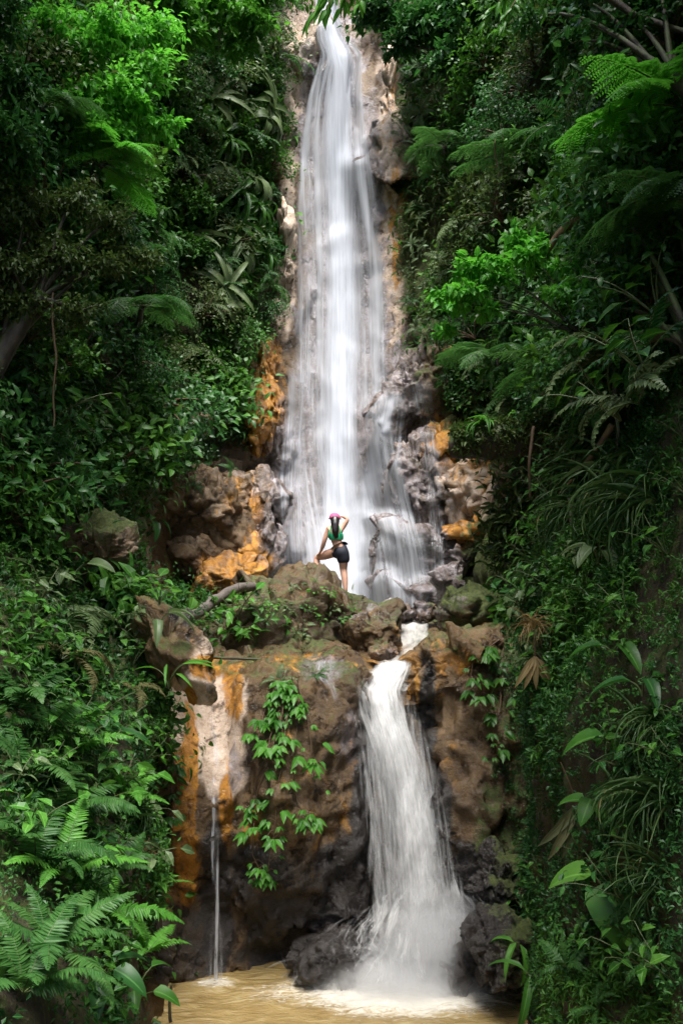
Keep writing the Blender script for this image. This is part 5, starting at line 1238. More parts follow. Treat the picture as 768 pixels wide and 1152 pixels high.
field(16, [(470,380),(505,395),(545,470),(580,500),(590,480),(540,400)], BROAD[:2] + FERN_S[:2], 'broadleaf_plant', 'plant', 'leafy plant overhanging the rocks', 'plants over the rocks right of the falls', .6, 1., seed=19, mind=15)
field(14, [(265,385),(275,400),(270,500),(230,545),(180,560),(170,540),(240,500)], BROAD[:2] + FERN_S[:2], 'broadleaf_plant', 'plant', 'leafy plant fringing the rocks', 'plants over the rocks left of the falls', .5, .9, seed=20, mind=15)

field(16, [(590,520),(680,470),(700,640),(640,800),(600,800)], [BROAD[0], BROAD[3]], 'broadleaf_plant', 'plant', 'leafy plant on the bank crest', 'plants on the crest of the right bank', .4, .7, seed=21, mind=22)
# hanging grass on the right bank
HG = [(700,490,.62,2),(675,505,.62,0),(655,535,.6,2),(690,545,.62,2),(718,530,.6,0),(645,575,.5,0),(668,580,.55,2),(630,610,.45,1),(615,650,.42,1),(705,560,.55,0),(740,570,.55,2),(755,820,.40,0),(735,850,.38,1),(760,900,.42,2),(728,905,.34,0),(750,990,.36,1),(604,680,.36,0),(680,600,.5,1)]
for x, y, s, k in HG:
    lab = ('long tuft of grass hanging from the crest of the right bank' if y < 700 else 'arching grass at the edge of the right bank, below the dead stems')
    plant('grass_tuft', GRASS[k], x, y, s * 1.2, lab, 'grass tuft', 'hanging grass on the crest of the right bank' if y < 700 else 'arching grass low on the right bank', face=True, sink=-.08)

# bare dead stems and leaning poles
def stick(name, pts, r, label, mat, cat='branch', group=None, sides=7, noise=.15, rt=.6):
    g = Geo(); pts = np.array(pts, float); t = np.linspace(0, 1, 14)
    pa = np.stack([np.interp(t, np.linspace(0, 1, len(pts)), pts[:, k]) for k in range(3)], 1); o0 = pa[0].copy()
    ln = np.linalg.norm(pa[-1] - pa[0])
    pa[1:-1] += (.025 * ln * np.stack([fbm(pa * 1.5, 3, 501), fbm(pa * 1.5, 3, 502), fbm(pa * 1.5, 3, 503)], 1))[1:-1]
    tube(g, pa - o0, np.linspace(r, r * rt, 14), sides, 0, noise=noise)
    o = link(name, g.mesh(name, [mat]), loc=Vector(o0)); tag(o, label, cat, group); return o
stick('dead_stem', [P(688, 478, 8.6), P(662, 520, 8.8), P(630, 556, 9.1)], .035, 'brown dead stem slanting down beside the hanging grass', M_BARKB)
stick('dead_stem', [P(705, 560, 7.6), P(702, 650, 7.5), P(700, 800, 7.4)], .012, 'thin upright dead stem below the hanging grass', M_STEMB, 'stem')
stick('dead_stem', [P(720, 600, 7.4), P(745, 670, 7.2), P(760, 740, 7.)], .010, 'thin curved bare stem at the right edge of the bank', M_STEMB, 'stem')
stick('dead_stem', [P(612, 815, 8.2), P(630, 850, 8.1), P(645, 905, 8.0)], .016, 'dead stalk from which the fading palm leaf hangs', M_STEMB, 'stem')
stick('twig', [P(192, 1150, 10.9), P(191, 1125, 10.9), P(193, 1108, 10.9)], .022, 'thin dark twig standing in the muddy pool', M_BARK, 'twig')
stick('fallen_log', [P(196, 702, 15.2), P(225, 686, 15.6), P(262, 664, 16.4), P(325, 652, 18.6)], .125, 'grey weathered log lying from the left bank to the mossy boulder', M_LOGG, 'log', sides=14, noise=.25, rt=.55)
stick('fallen_branch', [P(215, 738, 14.2), P(300, 742, 14.3), P(350, 752, 14.2)], .025, 'thin brown branch lying on the ledge below the mossy boulder', M_BARK)
# the fallen mossy log high on the right
g = Geo(); pa = np.array([P(508, 500, 15.2), P(560, 496, 14.8), P(620, 492, 14.4), P(690, 480, 14.)]); t = np.linspace(0, 1, 20)
pa = np.stack([np.interp(t, np.linspace(0, 1, 4), pa[:, k]) for k in range(3)], 1); o0 = pa[0].copy()
r = bpy.data.objects.new('mossy_log', None); COL.objects.link(r); r.location = Vector(o0); tag(r, 'dark mossy fallen log jutting out over the rocks right of the falls', 'log')
tube(g, pa - o0, np.linspace(.22, .34, 20), 16, 0, noise=.5); link('trunk', g.mesh('trunk', [bark_mat('mossy_bark', (.012, .009, .006), (.035, .024, .013), 1., 4.)]), r)
g = Geo(); k = 7000; q = RNG.random(k); c = np.stack([np.interp(q, t, (pa - o0)[:, j]) for j in range(3)], 1); a = RNG.normal(size=k) * 1.0 + 1.45
c += np.stack([0 * a, -np.cos(a), np.sin(a)], 1) * np.interp(q, [0, 1], [.27, .42])[:, None] * (.9 + .25 * RNG.random((k, 1)))
leaves(g, T_SMALL, c, rvec(k) - UP * .2, UP + .7 * rvec(k), .07 + .06 * RNG.random(k), .045, np.clip(.5 + .25 * RNG.normal(size=k), 0, 1), 0); link('moss', g.mesh('moss', [M_LEAF_O]), r)
for i, (x, y, s, k) in enumerate(((538, 478, .85, 1), (548, 474, .7, 3), (580, 472, .8, 3), (606, 474, .7, 1))):
    plant('strap_leaf_plant', STRAP[k], x, y, s, ('spiky plant with arching blades on the tip of the fallen mossy log', 'pale blades beside the spiky plant on the fallen mossy log', 'upright bright blades on the middle of the fallen mossy log', 'arching plant at the thick end of the fallen mossy log')[i], Y=14.75, lean=.1)

for i, (x, y0, y1, Y) in enumerate(((565, 170, 240, 17.), (556, 150, 260, 17.2), (640, 560, 700, 8.6), (672, 600, 790, 8.2), (742, 640, 800, 7.0), (600, 480, 560, 10.6), (520, 300, 380, 18.), (60, 330, 480, 11.), (690, 420, 560, 8.6))):
    if not Y: continue
    o = stick('liana', [P(x, y0, Y), P(x + 6 * math.sin(i), (y0 + y1) / 2, Y - .1), P(x + 5 * math.cos(i * 2), y1, Y - .05)], .012 + .006 * (i % 3), 'thin liana on the %s cliff' % ('left' if x < 384 else 'right'), M_STEMB if i % 2 else M_BARK, 'liana', 'lianas on the %s cliff' % ('left' if x < 384 else 'right'), 5)
    PLANTED.append((o, x, y0, y1 - y0))
# palm leaves gone dry
def palm_leaf(px, py, Y, L, n, spread, label, mat, stalk):
    r = bpy.data.objects.new('palm_leaf', None); COL.objects.link(r); h, hn = ray(px, py); o0 = P(px, py, min(Y, h[1] - .28) if h is not None else Y); r.location = Vector(o0); tag(r, label, 'palm leaf')
    g = Geo(); tube(g, np.array(stalk), np.linspace(.006, .010, len(stalk)), 5, 0); link('stalk', g.mesh('stalk', [M_STEMB]), r)
    g = Geo(); a = np.linspace(-spread, spread, n)
    d = np.stack([np.sin(a), -.25 + 0 * a, -np.cos(a)], 1)
    leaves(g, T_STIFF, np.zeros((n, 3)), d, np.array([0, -1, .1]) + .25 * RNG.normal(size=(n, 3)), L * (.8 + .3 * RNG.random(n)) * np.cos(a * .5), L * .17, np.clip(.5 + .25 * RNG.normal(size=n), 0, 1), 0)
    link('blade', g.mesh('blade', [mat]), r)
palm_leaf(648, 905, 7.9, .50, 7, .72, 'fading green palm leaf with brown tips hanging on the right bank', M_DRYG, [(-.12, 0, .32), (-.05, 0, .15), (0, 0, 0)])
palm_leaf(601, 738, 8.3, .40, 5, .62, 'dry yellow palm leaf hanging at the crest of the right bank', M_DRY, [(-.01, 0, .27), (0, 0, .12), (0, 0, 0)])
g = Geo(); grass_geo(g, 60, .34, .006, .03); o = link('dry_grass', g.mesh('dry_grass', [M_DRY]), loc=Vector(P(600, 705, 8.35))); tag(o, 'bunch of dry yellow blades just above the dry palm leaf', 'dry grass')

# ---- trees
def tree(name, label, base, clumps, leafL, mat, nleaf=420, tr=.14, wr=.5, T=T_MED, group=None, bark=None, flat=.6, bend=None, droop=.25):
    """trunk that rises to its crown, a limb to each leaf clump; clumps = (point, radius)"""
    base = np.asarray(base, float); bx, by = proj(base)
    if -100 < bx < 868:
        h, n = ray(float(bx), float(by))
        if h is not None: base = h - n * .1
    r = bpy.data.objects.new(name, None); COL.objects.link(r); r.location = Vector(base); tag(r, label, 'tree', group)
    C = np.array([c for c, _ in clumps]); mid = C.mean(0) * .75 + base * .25 + (np.array(bend) if bend is not None else 0)
    gt = Geo(); trunk = bez(base, base * .5 + mid * .5 + UP * .25 * np.linalg.norm(mid - base), mid, 12)
    trunk += .06 * np.stack([fbm(trunk, 2, 601), fbm(trunk, 2, 602), 0 * trunk[:, 0]], 1)
    tube(gt, trunk - base, np.linspace(tr, tr * .5, 12), 9, 0, noise=.25); link('trunk', gt.mesh('trunk', [bark or M_BARK]), r)
    gl = Geo(); gc = Geo()
    for c, R in clumps:
        c = np.asarray(c, float); k = RNG.integers(4, 11); s = trunk[k]
        lp = bez(s, s * .4 + c * .6 + UP * .12 * np.linalg.norm(c - s), c, 8)
        tube(gl, lp - base, np.linspace(tr * .35, tr * .08, 8), 5, 0)
        n = int(nleaf * (R / .5) ** 1.7)
        nb = max(5, int(9 * R / .5)); ends = c + rvec(nb) * R * (.45 + .5 * RNG.random((nb, 1))) * np.array([1, 1, flat])
        for e in ends: tube(gl, bez(c, (c + e) / 2 + UP * .08 * R, e, 4) - base, [tr * .07, tr * .05, tr * .04, tr * .02], 3, 0, cap=False)
        ii = RNG.integers(0, nb, n); q = RNG.random(n) ** .6
        p = c + (ends[ii] - c) * q[:, None] * 1.1 + RNG.normal(size=(n, 3)) * R * np.array([.17, .17, .10])
        d = (p - c) / R * .6 + rvec(n) * .7 - droop * UP
        leaves(gc, T, p - base, d, UP + rvec(n) * .45, leafL * (.65 + .7 * RNG.random(n)), leafL * wr * (.8 + .4 * RNG.random(n)), np.clip(.5 + .2 * RNG.normal(size=n) + .12 * RNG.normal(size=nb)[ii], 0, 1), 0)
    link('limbs', gl.mesh('limbs', [bark or M_BARK]), r); link('crown', gc.mesh('crown', [mat], smooth=False), r)
    return r
cl = lambda L: [(P(x, y, Y), R) for x, y, Y, R in L]
tree('leafy_tree', 'bright green leafy tree leaning out from the high left cliff', P(40, 330, 12.6), cl([(95,60,12.8,.6),(130,40,13.,.6),(160,75,13.,.55),(150,120,13.,.5),(120,100,12.8,.6),(170,30,13.2,.5),(85,120,12.6,.5),(60,40,12.6,.6),(180,140,13.2,.35),(110,150,12.8,.5),(145,150,13.,.4)]), .12, M_LEAF_Y, 520)
tree('leafy_tree', 'olive leafed tree low in the shade under the bright tree on the left', P(-20, 470, 10.8), cl([(30,240,11.,.6),(80,225,11.2,.5),(120,250,11.4,.45),(60,290,11.,.6),(10,300,10.8,.6),(110,300,11.4,.45),(150,290,11.8,.4),(20,350,10.8,.5),(90,350,11.,.45)]), .085, M_LEAF_O, 520)
tree('leafy_tree', 'dark tree at the upper left corner above the bright tree', P(-60, 250, 10.5), cl([(0,20,10.8,.6),(8,100,10.6,.5),(0,160,10.4,.6),(25,180,10.8,.4)]), .11, M_LEAF_D, 420)
tree('leafy_tree', 'fresh green bush tree at the clifftop left of the falls', P(240, 90, 19.5), cl([(240,5,19.6,.8),(280,20,20,.7),(300,-10,20.4,.8),(215,30,19.4,.7),(265,50,20.2,.55),(190,0,19,.8)]), .18, M_LEAF_B, 330)
tree('leafy_tree', 'dark tree overhanging the clifftop right of the falls', P(520, 120, 20.5), cl([(430,10,23.,.9),(460,30,22.4,.8),(490,20,21.8,.9),(450,55,22.6,.6),(510,60,21,.7),(540,0,20.5,1.)]), .2, M_LEAF_D, 330)
# tree on the right whose bright tiers stand out over the slope
tree('leafy_tree', 'tree with bright tiers of leaves reaching out over the right slope', P(720, 470, 9.6), cl([(520,330,9.4,.3),(600,290,9.2,.3),(540,300,9.4,.30),(510,345,9.8,.22),(575,275,9.5,.3),(610,280,9.4,.26),(500,372,9.9,.16),(530,330,9.7,.24),(560,310,9.6,.26),(630,300,9.3,.24),(545,350,9.6,.18),(640,330,9.2,.24)]), .10, M_LEAF_Y, 460, tr=.035, bark=M_BARK, flat=.35, wr=.62)
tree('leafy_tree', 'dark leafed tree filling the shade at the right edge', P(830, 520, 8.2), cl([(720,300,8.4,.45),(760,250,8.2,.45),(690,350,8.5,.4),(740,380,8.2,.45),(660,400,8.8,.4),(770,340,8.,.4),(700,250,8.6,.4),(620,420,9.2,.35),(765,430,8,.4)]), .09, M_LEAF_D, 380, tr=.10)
tree('leafy_tree', 'dark tree with bare crossing branches at the upper right corner', P(860, 300, 9.2), cl([(700,20,9.6,.45),(760,60,9.2,.5),(740,-20,9.2,.5),(650,0,10,.4),(780,120,9,.45),(690,60,9.8,.3),(640,50,10.4,.35),(600,20,11,.4)]), .10, M_LEAF_D, 300, tr=.10)
stick('bare_branch', [P(672, -10, 9.2), P(715, 18, 9.), P(775, 40, 8.6)], .045, 'dark bare branch crossing the upper right corner', M_BARK)
stick('bare_branch', [P(668, 232, 9.2), P(630, 258, 9.3), P(596, 306, 9.5)], .05, 'mossy ochre branch slanting behind the bright tiers of leaves', M_BARKB)
# tree ferns
def tree_fern(px, py, Y, L, n, label, az, spread, trunk_to, meshes, el=(-.15, .35)):
    top = P(px, py, Y)
    r = bpy.data.objects.new('tree_fern', None); COL.objects.link(r); b = P(*trunk_to); hh, nn_ = ray(px + .35 * (trunk_to[0] - px), py + .35 * (trunk_to[1] - py)); b = b if (hh is None or not -50 < px < 730) else hh; r.location = Vector(b); tag(r, label, 'tree fern')
    g = Geo(); tube(g, bez((0, 0, 0), (top - b) * np.array([.2, .2, .6]), top - b, 10), np.linspace(.07, .05, 10), 9, 0, noise=.35); link('trunk', g.mesh('trunk', [M_BARK]), r)
    for i in range(n):
        f = link('frond', meshes[i % len(meshes)], r); f.location = Vector(top - b)
        s = L * (.8 + .35 * RNG.random()); f.scale = (s, s, s)
        f.rotation_euler = (RNG.normal() * .15, -(el[0] + (el[1] - el[0]) * RNG.random()), az + (i - (n - 1) / 2) / max(1, n - 1) * spread + RNG.normal() * .12)
tree_fern(770, 120, 8.4, 1.4, 8, 'tree fern whose bright fronds spread across the upper right', 3.2, 3.6, (860, 420, 8.2), FRONDS_TB, (-.3, .1))
tree_fern(735, 215, 9.6, 1.35, 7, 'tree fern with long fronds above the bright tiers of leaves on the right', 3.3, 4.2, (800, 450, 9.2), FRONDS_T, (-.35, .1))
tree_fern(790, 230, 7.6, 1.2, 7, 'grey green tree fern at the right edge below the bright fronds', 3.3, 3.2, (850, 500, 7.6), FRONDS_T, (-.35, .05))
tree_fern(650, 420, 11.5, 1.3, 8, 'dark tree fern above the fallen mossy log', 3.6, 5.5, (680, 520, 12.), FRONDS_T, (-.4, .1))
tree_fern(590, 180, 17.5, 1.9, 9, 'pale tree fern far back on the right cliff', 3.2, 5.5, (600, 260, 18.2), FRONDS_T, (-.5, 0))
tree_fern(560, 400, 15.5, 1.3, 8, 'feathery tree fern above the orange rock right of the falls', 3.6, 5.5, (575, 470, 16.2), FRONDS_T, (-.5, 0))
tree_fern(50, 120, 12.0, 1.1, 7, 'grey tree fern below the bright tree on the high left cliff', -.4, 3.6, (20, 200, 12.4), FRONDS_T, (-.6, -.1))
tree_fern(110, 185, 13.2, 1.25, 8, 'tree fern with a long bright frond on the left cliff', -.5, 4., (70, 260, 13.4), FRONDS_TB, (-.5, -.1))
tree_fern(160, 345, 15.5, 1.3, 8, 'dark tree fern at the middle of the left cliff', -.9, 5., (140, 420, 15.9), FRONDS_T, (-.6, -.1))
tree_fern(500, 165, 21., 1.3, 7, 'pale fern tree beside the mossy cliff right of the upper falls', 3.9, 5.5, (505, 210, 21.6), FRONDS_T, (-.6, -.1))

# sprays that hang into the top of the picture from trees above
def spray(px, py, Y, tips, label, mat, L=.16, name='hanging_branch'):
    r = bpy.data.objects.new(name, None); COL.objects.link(r); o0 = P(px, py, Y); r.location = Vector(o0); tag(r, label, 'branch')
    gs = Geo(); gl = Geo()
    for x, y in tips:
        e = P(x, y, Y + .2 * RNG.normal()) - o0; pa = bez((0, 0, 0), e * .5 + UP * .18, e, 10); tube(gs, pa, np.linspace(.014, .004, 10), 5, 0)
        k = int(np.linalg.norm(e) * 34) + 6; q = np.linspace(.15, 1, k)
        p = np.stack([np.interp(q, np.linspace(0, 1, 10), pa[:, c]) for c in range(3)], 1)
        d = e / np.linalg.norm(e) * .6 + np.stack([.5 * RNG.normal(size=k), .5 * RNG.normal(size=k), -.5 - .3 * RNG.random(k)], 1)
        leaves(gl, T_MED, p, d, np.array([0, -.7, .6]) + .3 * RNG.normal(size=(k, 3)), L * (.7 + .5 * RNG.random(k)), L * .28, np.clip(.5 + .2 * RNG.normal(size=k), 0, 1), 0)
    link('stem', gs.mesh('stem', [M_STEMB]), r); link('foliage', gl.mesh('foliage', [mat]), r)
spray(425, -60, 7.2, [(350, 24), (365, 14), (385, 8), (405, 4), (395, -15)], 'spray of bright leaves dangling before the top of the falls', M_LEAF_B)
spray(640, -70, 8.2, [(545, 24), (560, 34), (575, 8), (612, 12), (590, -10)], 'spray of bright feathery leaves hanging right of the top of the falls', M_LEAF_B, L=.15)

# unseen trees added overhead to keep the sides of the gorge dark
def add_shade_tree(px, py, pz, R, label, n=2600, L=.34, seed=0):
    base = np.array([px, py, pz])
    r = bpy.data.objects.new('shade_tree', None); COL.objects.link(r); r.location = Vector(base); tag(r, label, 'tree', 'added shade trees above the gorge'); return r
def make_shade_proto():
    r = add_shade_tree(0, 0, 0, 3, 'unseen tree added to shade the side of the gorge with its crown')
    g = Geo(); tube(g, bez((0, 0, 0), (0, 0, 5), (.8, 0, 9), 12), np.linspace(.32, .16, 12), 10, 0, noise=.2); link('trunk', g.mesh('trunk', [M_BARK]), r)
    gl = Geo(); gc = Geo()
    for i in range(16):
        a = i * 2.4; e = np.array([.8 + math.cos(a) * 2.6 * (.3 + .7 * (i % 4) / 3), math.sin(a) * 2.6 * (.3 + .7 * (i % 4) / 3), 7.2 + 3.0 * RNG.random()])
        tube(gl, bez((.5, 0, 6 + 2.5 * RNG.random()), e * .5 + np.array([.3, 0, 4.6]), e, 7), np.linspace(.1, .03, 7), 5, 0)
        k = 420; p = e + RNG.normal(size=(k, 3)) * np.array([.75, .75, .4])
        leaves(gc, T_MED, p, rvec(k) - .3 * UP, UP + .5 * rvec(k), .3 + .2 * RNG.random(k), .17, np.clip(.5 + .2 * RNG.normal(size=k), 0, 1), 0)
    link('limbs', gl.mesh('limbs', [M_BARK]), r); link('crown', gc.mesh('crown', [M_LEAF_D], smooth=False), r); return r
RT = [(-7.6,4,12.,1.0),(-8.4,8.5,15.,.9),(6.3,4.,6.5,.9),(8.,5.5,12.,1.),(7.8,8.5,13.5,.95),(6.7,.6,5.5,.85)]
proto = make_shade_proto()
for i, (x, y, z, s) in enumerate(RT):
    if i == 0: o = proto
    else:
        o = proto.copy(); COL.objects.link(o)
        for ch in list(proto.children):
            c = ch.copy(); COL.objects.link(c); c.parent = o
    o.location = (x, y, z); o.scale = (s, s, s); o.rotation_euler = (0, .28 * (1 if x < 0 else -1) * (abs(x) > 4), 0 if x < 0 else math.pi)
    if abs(x) > 4 and x > 0: o.rotation_euler = (0, .28, math.pi)

# every plant says where it grows: by the nearest thing one can find, then by its size
MARKS = [(120,90,'bright leafy tree'),(110,250,'olive leafed tree'),(198,292,'banana plant'),(140,330,'dark tree fern'),(321,290,'tan rock pillar'),(297,440,'ochre rock rib'),(226,585,'pinkish rock'),(112,620,'angular block'),(196,735,'leaning rock'),(60,750,'tan fern'),(75,860,'long level fern'),(25,985,'large edge fern'),(138,1060,'rock buttress'),(441,56,'perched stone'),(437,170,'pink rock pillar'),(505,165,'fern tree'),(600,180,'pale tree fern'),(690,90,'bright tree fern'),(560,310,'bright leaf tiers'),(630,270,'ochre branch'),(585,490,'mossy log'),(497,505,'orange rock'),(526,560,'pale upright rock'),(690,545,'hanging grass'),(601,738,'dry palm leaf'),(648,920,'fading palm leaf'),(705,1010,'round veined leaf'),(745,870,'arching grass'),(612,1105,'dark strap leaves'),(318,700,'woman\'s boulder'),(235,680,'grey log'),(385,300,'main fall'),(720,330,'edge tree'),(700,745,'flat pointed leaves')]
MARKS = [(x, y, n.replace("woman's boulder", 'mossy boulder')) for x, y, n in MARKS]
bysz = {}
for o, x, y, sc in PLANTED: bysz.setdefault(o['label'], []).append(sc)
byl = {}
for o, x, y, sc in PLANTED:
    q = sorted(bysz[o['label']]); r_ = q.index(sc) / max(1, len(q))
    mx, my, mn = min(MARKS, key=lambda m: (m[0] - x) ** 2 + (m[1] - y) ** 2)
    dx, dy = x - mx, y - my
    if math.hypot(dx, dy) < 9: rel = 'right at'
    else: rel = ('well ' if math.hypot(dx, dy) > 48 else '') + (('below' if dy > 0 else 'above') if abs(dy) > abs(dx) else ('right of' if dx > 0 else 'left of'))
    base = o['label']
    sz = '' if len(base.split()) > 9 else ('small ' if r_ < .34 else 'large ' if r_ > .67 else 'middling ')
    lab = sz + (base if len(base.split()) < 9 else ' '.join(base.split()[:9])) + ' ' + rel + ' the ' + mn
    if len(base.split()) > 9: lab = base
    byl.setdefault(lab, []).append((y, x, o))
for lab, L in byl.items():
    L.sort(key=lambda e: e[0])
    n = len(L)
    for i, (y, x, o) in enumerate(L):
        t = lab
        if n == 2: t += (', upper', ', lower')[i]
        elif n == 3: t += (', upper', ', middle', ', lower')[i]
        elif n > 3: t += ', ' + ('uppermost' if i == 0 else 'lowest' if i == n - 1 else ('second', 'third', 'fourth', 'fifth', 'sixth', 'seventh', 'eighth', 'ninth', 'tenth', 'eleventh', 'twelfth', 'thirteenth', 'fourteenth')[min(i - 1, 12)] + ' down')
        o['label'] = t

# ================================================================== the woman on the boulder
def skin_mesh(name, V, R, E, root, sub=2, mat=None):
    me = bpy.data.meshes.new(name + '_cage'); me.from_pydata([tuple(v) for v in V], E, [])
    o = bpy.data.objects.new(name + '_cage', me); COL.objects.link(o)
    o.modifiers.new('skin', 'SKIN'); me.skin_vertices.new() if not me.skin_vertices else None
    sv = me.skin_vertices[0].data
    for i, r in enumerate(R): sv[i].radius = (r, r) if not isinstance(r, tuple) else r; sv[i].use_root = i == root
    s = o.modifiers.new('sub', 'SUBSURF'); s.levels = s.render_levels = sub
    dg = bpy.context.evaluated_depsgraph_get(); dg.update()
    m2 = bpy.data.meshes.new_from_object(o.evaluated_get(dg)); m2.name = name
    bpy.data.objects.remove(o); bpy.data.meshes.remove(me)
    m2.materials.clear(); m2.materials.append(mat)
    m2.polygons.foreach_set('use_smooth', np.ones(len(m2.polygons), bool))
    return m2
M_SKIN = plain_mat('skin', (.54, .31, .22), .5, .06, 8., .35, .08)
M_HAIR = plain_mat('dark_hair', (.012, .009, .010), .4, .4, 60., .5)
M_PINK = plain_mat('pink_cloth', (.50, .10, .22), .8, .12, 30.)
M_GREEN = plain_mat('green_cloth', (.02, .34, .15), .7, .12, 30.)
M_NAVY = plain_mat('dark_navy_cloth', (.012, .014, .024), .75, .25, 25.)
def drop(px, Y, py0):
    x = (px - PXC) / FPX * Y
    h = BVH.ray_cast(Vector((x, Y, CZ + 2.)), Vector((0, 0, -1)), 6)
    return h[0].z if h[0] is not None else P(px, py0, Y)[2]
zL = drop(358, 17.55, 654); zR = drop(388, 17.35, 663)
print('FEET', zL, zR, 'rows', PYH - (zL - CZ) / 17.55 * FPX, PYH - (zR - CZ) / 17.35 * FPX)
DY = -.55
def J(x, y, dy=0.): return P(x, y, 17.95 + DY + dy)
V = []; R = []; E = []
def add(p, r, parent=None):
    V.append(np.asarray(p, float)); R.append(r)
    if parent is not None: E.append((parent, len(V) - 1))
    return len(V) - 1
pel = add(J(382, 617.5), .118)
wai = add(J(378.6, 611), .092, pel); che = add(J(377.2, 601.5), .118, wai); upc = add(J(376.8, 595), .105, che)
nek = add(J(376.6, 590.8, .02), .048, upc); hb = add(J(376.6, 587.6, .03), .062, nek); hc = add(J(376.6, 583.6, .03), .090, hb); ht = add(J(376.4, 580.6, .02), .074, hc)
chin = add(J(376.5, 586.2, .10), .045, hc); nose = add(J(376.4, 584, .135), .016, hc)
ear1 = add(J(371.4, 584.2, .03), .014, hc); ear2 = add(J(381.8, 584.2, .03), .014, hc)
shL = add(J(369.2, 594.6), .056, upc); elL = add(J(365.0, 608), .042, shL); foL = add(J(363.2, 614, .04), .042, elL); wrL = add(J(360.4, 621.2, .10), .023, foL)
shR = add(J(384.6, 594.2), .056, upc); elR = add(J(391.2, 584.6, .0), .042, shR); foR = add(J(388.4, 582.0, .02), .040, elR); wrR = add(J(384.6, 580.8, .03), .024, foR)
hiL = add(J(379.2, 620.6, .03), .098, pel); thL = add(J(367.5, 624.0, .16), .092, hiL); knL = add(J(356.0, 627.8, .30), .066, thL); caL = add(J(356.6, 636, .25), .064, knL)
az_ = zL + .08
anL = add(np.array([J(357.8, 650, .2)[0], 17.55, az_]), .040, caL); toL = add(np.array([J(356.2, 650, .2)[0], 17.72, zL + .035]), .028, anL); tpL = add(np.array([J(355.6, 650, .2)[0], 17.80, zL + .02]), .018, toL)
hiR = add(J(385.2, 620.8, -.02), .090, pel); thR = add(J(386.0, 631, -.02), .096, hiR); knR = add(J(386.2, 641.5, .02), .067, thR); caR = add(J(387.4, 648, -.03), .066, knR)
anR = add(np.array([J(388.6, 660)[0], 17.32, zR + .08]), .040, caR); toR = add(np.array([J(389.2, 660)[0], 17.48, zR + .035]), .028, anR); tpR = add(np.array([J(389.4, 660)[0], 17.56, zR + .02]), .018, toR)
def hand(w, d, up, side):
    """palm, four unequal bent fingers and a thumb, from wrist vertex w along d; fingers curl towards -up"""
    d = np.asarray(d, float); d /= np.linalg.norm(d); up = np.asarray(up, float); up -= d * up.dot(d); up /= np.linalg.norm(up); s = np.cross(d, up) * side
    p0 = V[w]; pm = add(p0 + d * .055, .026, w)
    for k, (o, l) in enumerate(((-.030, .062), (-.010, .072), (.010, .068), (.030, .054))):
        a = add(p0 + d * .088 + s * o, .0095, pm); b = add(p0 + d * (.088 + l * .5) + s * o * 1.15 - up * .010, .0085, a); add(p0 + d * (.088 + l * .85) + s * o * 1.2 - up * .034, .0075, b)
    t = add(p0 + d * .045 - s * .038 - up * .006, .011, pm); add(p0 + d * .078 - s * .052 - up * .02, .009, t)
hand(wrL, J(356, 626.4, .27) - J(360.4, 621.2, .10), (0, -.3, 1), 1)
hand(wrR, (-1, .15, -.12), (0, -.8, .6), -1)
body = skin_mesh('body', V, [r * (1.1 if r > .03 else 1.) for r in R], E, pel, 2, M_SKIN)
root = bpy.data.objects.new('person', None); COL.objects.link(root); org = V[pel].copy(); org[2] = zR; root.location = Vector(org)
tag(root, 'woman seen from behind in pink cap, green top, dark shorts, on the mossy boulder', 'person')
def part(name, me):
    me.transform(Matrix.Translation(-Vector(org))); return link(name, me, root)
part('body', body)
hv = [J(376.6, 581.4, -.015), J(376.6, 585.5, -.055), J(376.8, 590.5, -.115), J(377.2, 597, -.135), J(377.9, 602.5, -.125), J(378.6, 606, -.115)]
hair = skin_mesh('hair', hv, [.085, .096, .082, .075, .052, .018], [(i, i + 1) for i in range(5)], 0, 3, M_HAIR)
co_ = np.zeros(len(hair.vertices) * 3); hair.vertices.foreach_get('co', co_); co_ = co_.reshape(-1, 3)
co_[:, 0] += .012 * np.sin(co_[:, 0] * 160) * sstep(org[2] + 1.35, org[2] + .9, co_[:, 2]); co_ += .010 * np.stack([fbm(co_ * np.array([30, 30, 4]), 2, 701)] * 3, 1)
hair.vertices.foreach_set('co', co_.ravel()); part('hair', hair)
# cap: a domed crown with its peak turned to the falls
g = Geo(); c0 = J(376.3, 582.4, .02); m, k = 26, 12
th = np.arange(m) / m * 2 * np.pi; ph = np.linspace(0, 1.62, k)
v = np.array([[c0[0] + .108 * math.sin(p) * math.cos(t), c0[1] + .118 * math.sin(p) * math.sin(t), c0[2] + .100 * math.cos(p)] for p in ph for t in th])
f = grid_faces(k, m, True)[:, ::-1]; g.add(v, f.ravel(), np.full(len(f), 4))
cap = link('cap', None) if False else None
me = g.mesh('cap', [M_PINK]); capo = part('cap', me)
g = Geo(); a = np.linspace(.6, 2.54, 15); r0, r1 = .112, .18
v = np.array([[c0[0] + r * math.cos(t), c0[1] + r * 1.02 * math.sin(t), c0[2] + .0 - dz - .25 * max(0, r - .112)] for dz in (0, .006) for r in (r0, .145, r1) for t in a])
f = grid_faces(3, 15); g.add(v, np.concatenate([f.ravel(), (f[:, ::-1] + 45).ravel()]), np.full(2 * len(f), 4))
pk = g.mesh('peak', [M_PINK]); pk.transform(Matrix.Translation(-Vector(org))); link('peak', pk, capo)
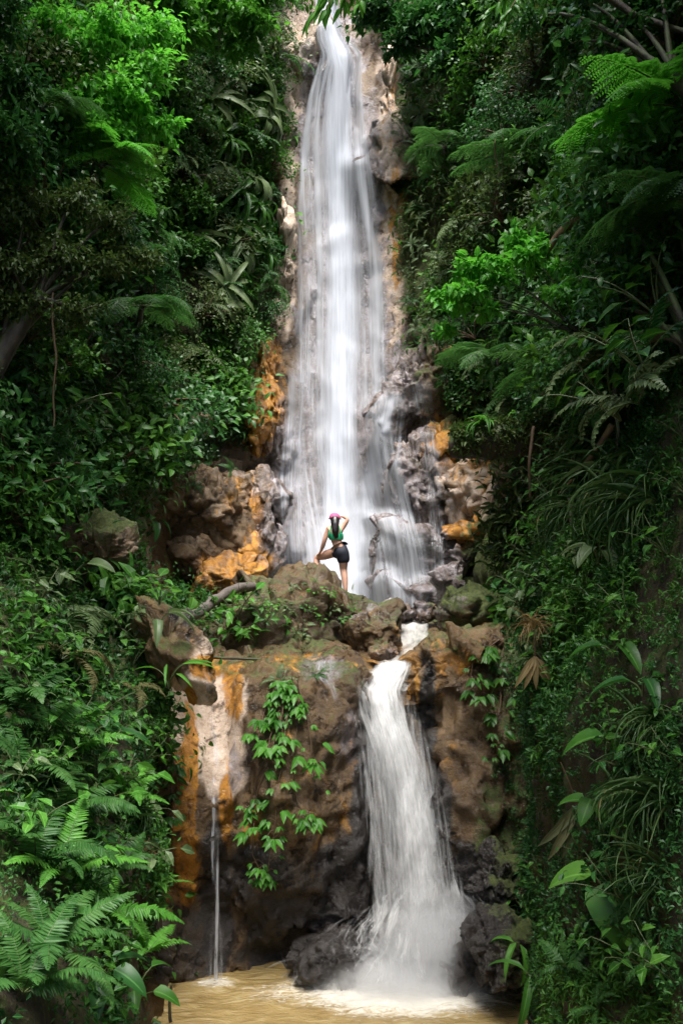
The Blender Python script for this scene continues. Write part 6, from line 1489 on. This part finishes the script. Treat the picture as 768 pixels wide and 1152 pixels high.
# top: a band round the chest with two straps
g = Geo(); rows = [(600.2, 377.1, .150, .128), (602, 377.3, .154, .134), (604.5, 377.7, .150, .132), (607.2, 378.1, .134, .120)]
th = np.arange(28) / 28 * 2 * np.pi
v = np.array([J(x, y) + np.array([rx * math.cos(t), ry * math.sin(t), 0]) for y, x, rx, ry in rows for t in th]); f = grid_faces(4, 28, True); g.add(v, f.ravel(), np.full(len(f), 4))
for x0, x1 in ((370.3, 372.2), (383.6, 381.6)):
    tube(g, [J(x0, 601, -.12), J((x0 + x1) / 2, 596, -.115), J(x1, 592.6, -.055), J(x1, 592.2, .03)], .013, 6, 0)
part('sports_top', g.mesh('sports_top', [M_GREEN]))
sv_ = [J(379.0, 612.2, -.01), J(381.4, 616.5, -.01), J(382.3, 620), J(386.2, 627.5, -.02), J(386.6, 635, -.02), J(379, 621, .04), J(374, 622.8, .10)]
sh = skin_mesh('shorts', sv_, [.122, .142, .142, .132, .138, .122, .118], [(0, 1), (1, 2), (2, 3), (3, 4), (2, 5), (5, 6)], 2, 2, M_NAVY)
part('shorts', sh)


# ------------------------------------------------------------------ light, sky, camera
W = bpy.data.worlds.new('World'); SC.world = W; W.use_nodes = True
N = W.node_tree.nodes; N.clear()
sky = N.new('ShaderNodeTexSky'); sky.sky_type = 'NISHITA'; sky.sun_disc = False
SUN_EL, SUN_AZ = math.radians(70), math.radians(176)     # azimuth clockwise from +Y
sky.sun_elevation = SUN_EL; sky.sun_rotation = SUN_AZ; sky.dust_density = 3.; sky.air_density = 1.
bg = N.new('ShaderNodeBackground'); bg.inputs[1].default_value = .12
ou = N.new('ShaderNodeOutputWorld')
W.node_tree.links.new(sky.outputs[0], bg.inputs[0]); W.node_tree.links.new(bg.outputs[0], ou.inputs[0])
sl = bpy.data.lights.new('sun', 'SUN'); sl.energy = 4.2; sl.angle = math.radians(34); sl.color = (1., .975, .94)
so = bpy.data.objects.new('sun', sl); COL.objects.link(so)
sd = Vector((math.sin(SUN_AZ) * math.cos(SUN_EL), math.cos(SUN_AZ) * math.cos(SUN_EL), math.sin(SUN_EL)))
so.rotation_euler = (-sd).to_track_quat('-Z', 'Y').to_euler(); so.location = (0, 0, 40)

cam = bpy.data.cameras.new('camera'); co = bpy.data.objects.new('camera', cam); COL.objects.link(co)
co.location = CAM; co.rotation_euler = (math.radians(90), 0, 0)
cam.sensor_fit = 'VERTICAL'; cam.sensor_height = 36.; cam.sensor_width = 24.; cam.lens = 36. * FPX / 1152.
cam.shift_y = (PYH - 576.) / 1152.; cam.clip_end = 3000.; cam.clip_start = .05
SC.camera = co
SC.render.engine = 'CYCLES'
SC.cycles.transparent_max_bounces = 24; SC.cycles.max_bounces = 7; SC.cycles.diffuse_bounces = 4; SC.cycles.glossy_bounces = 2; SC.cycles.transmission_bounces = 4
SC.cycles.use_denoising = True; SC.cycles.volume_bounces = 4; SC.cycles.volume_step_rate = 2.
SC.cycles.sample_clamp_indirect = 6.
SC.view_settings.view_transform = 'Standard'; SC.view_settings.look = 'None'; SC.view_settings.gamma = 1.; SC.view_settings.use_curve_mapping = False
SC.view_settings.exposure = 1.55
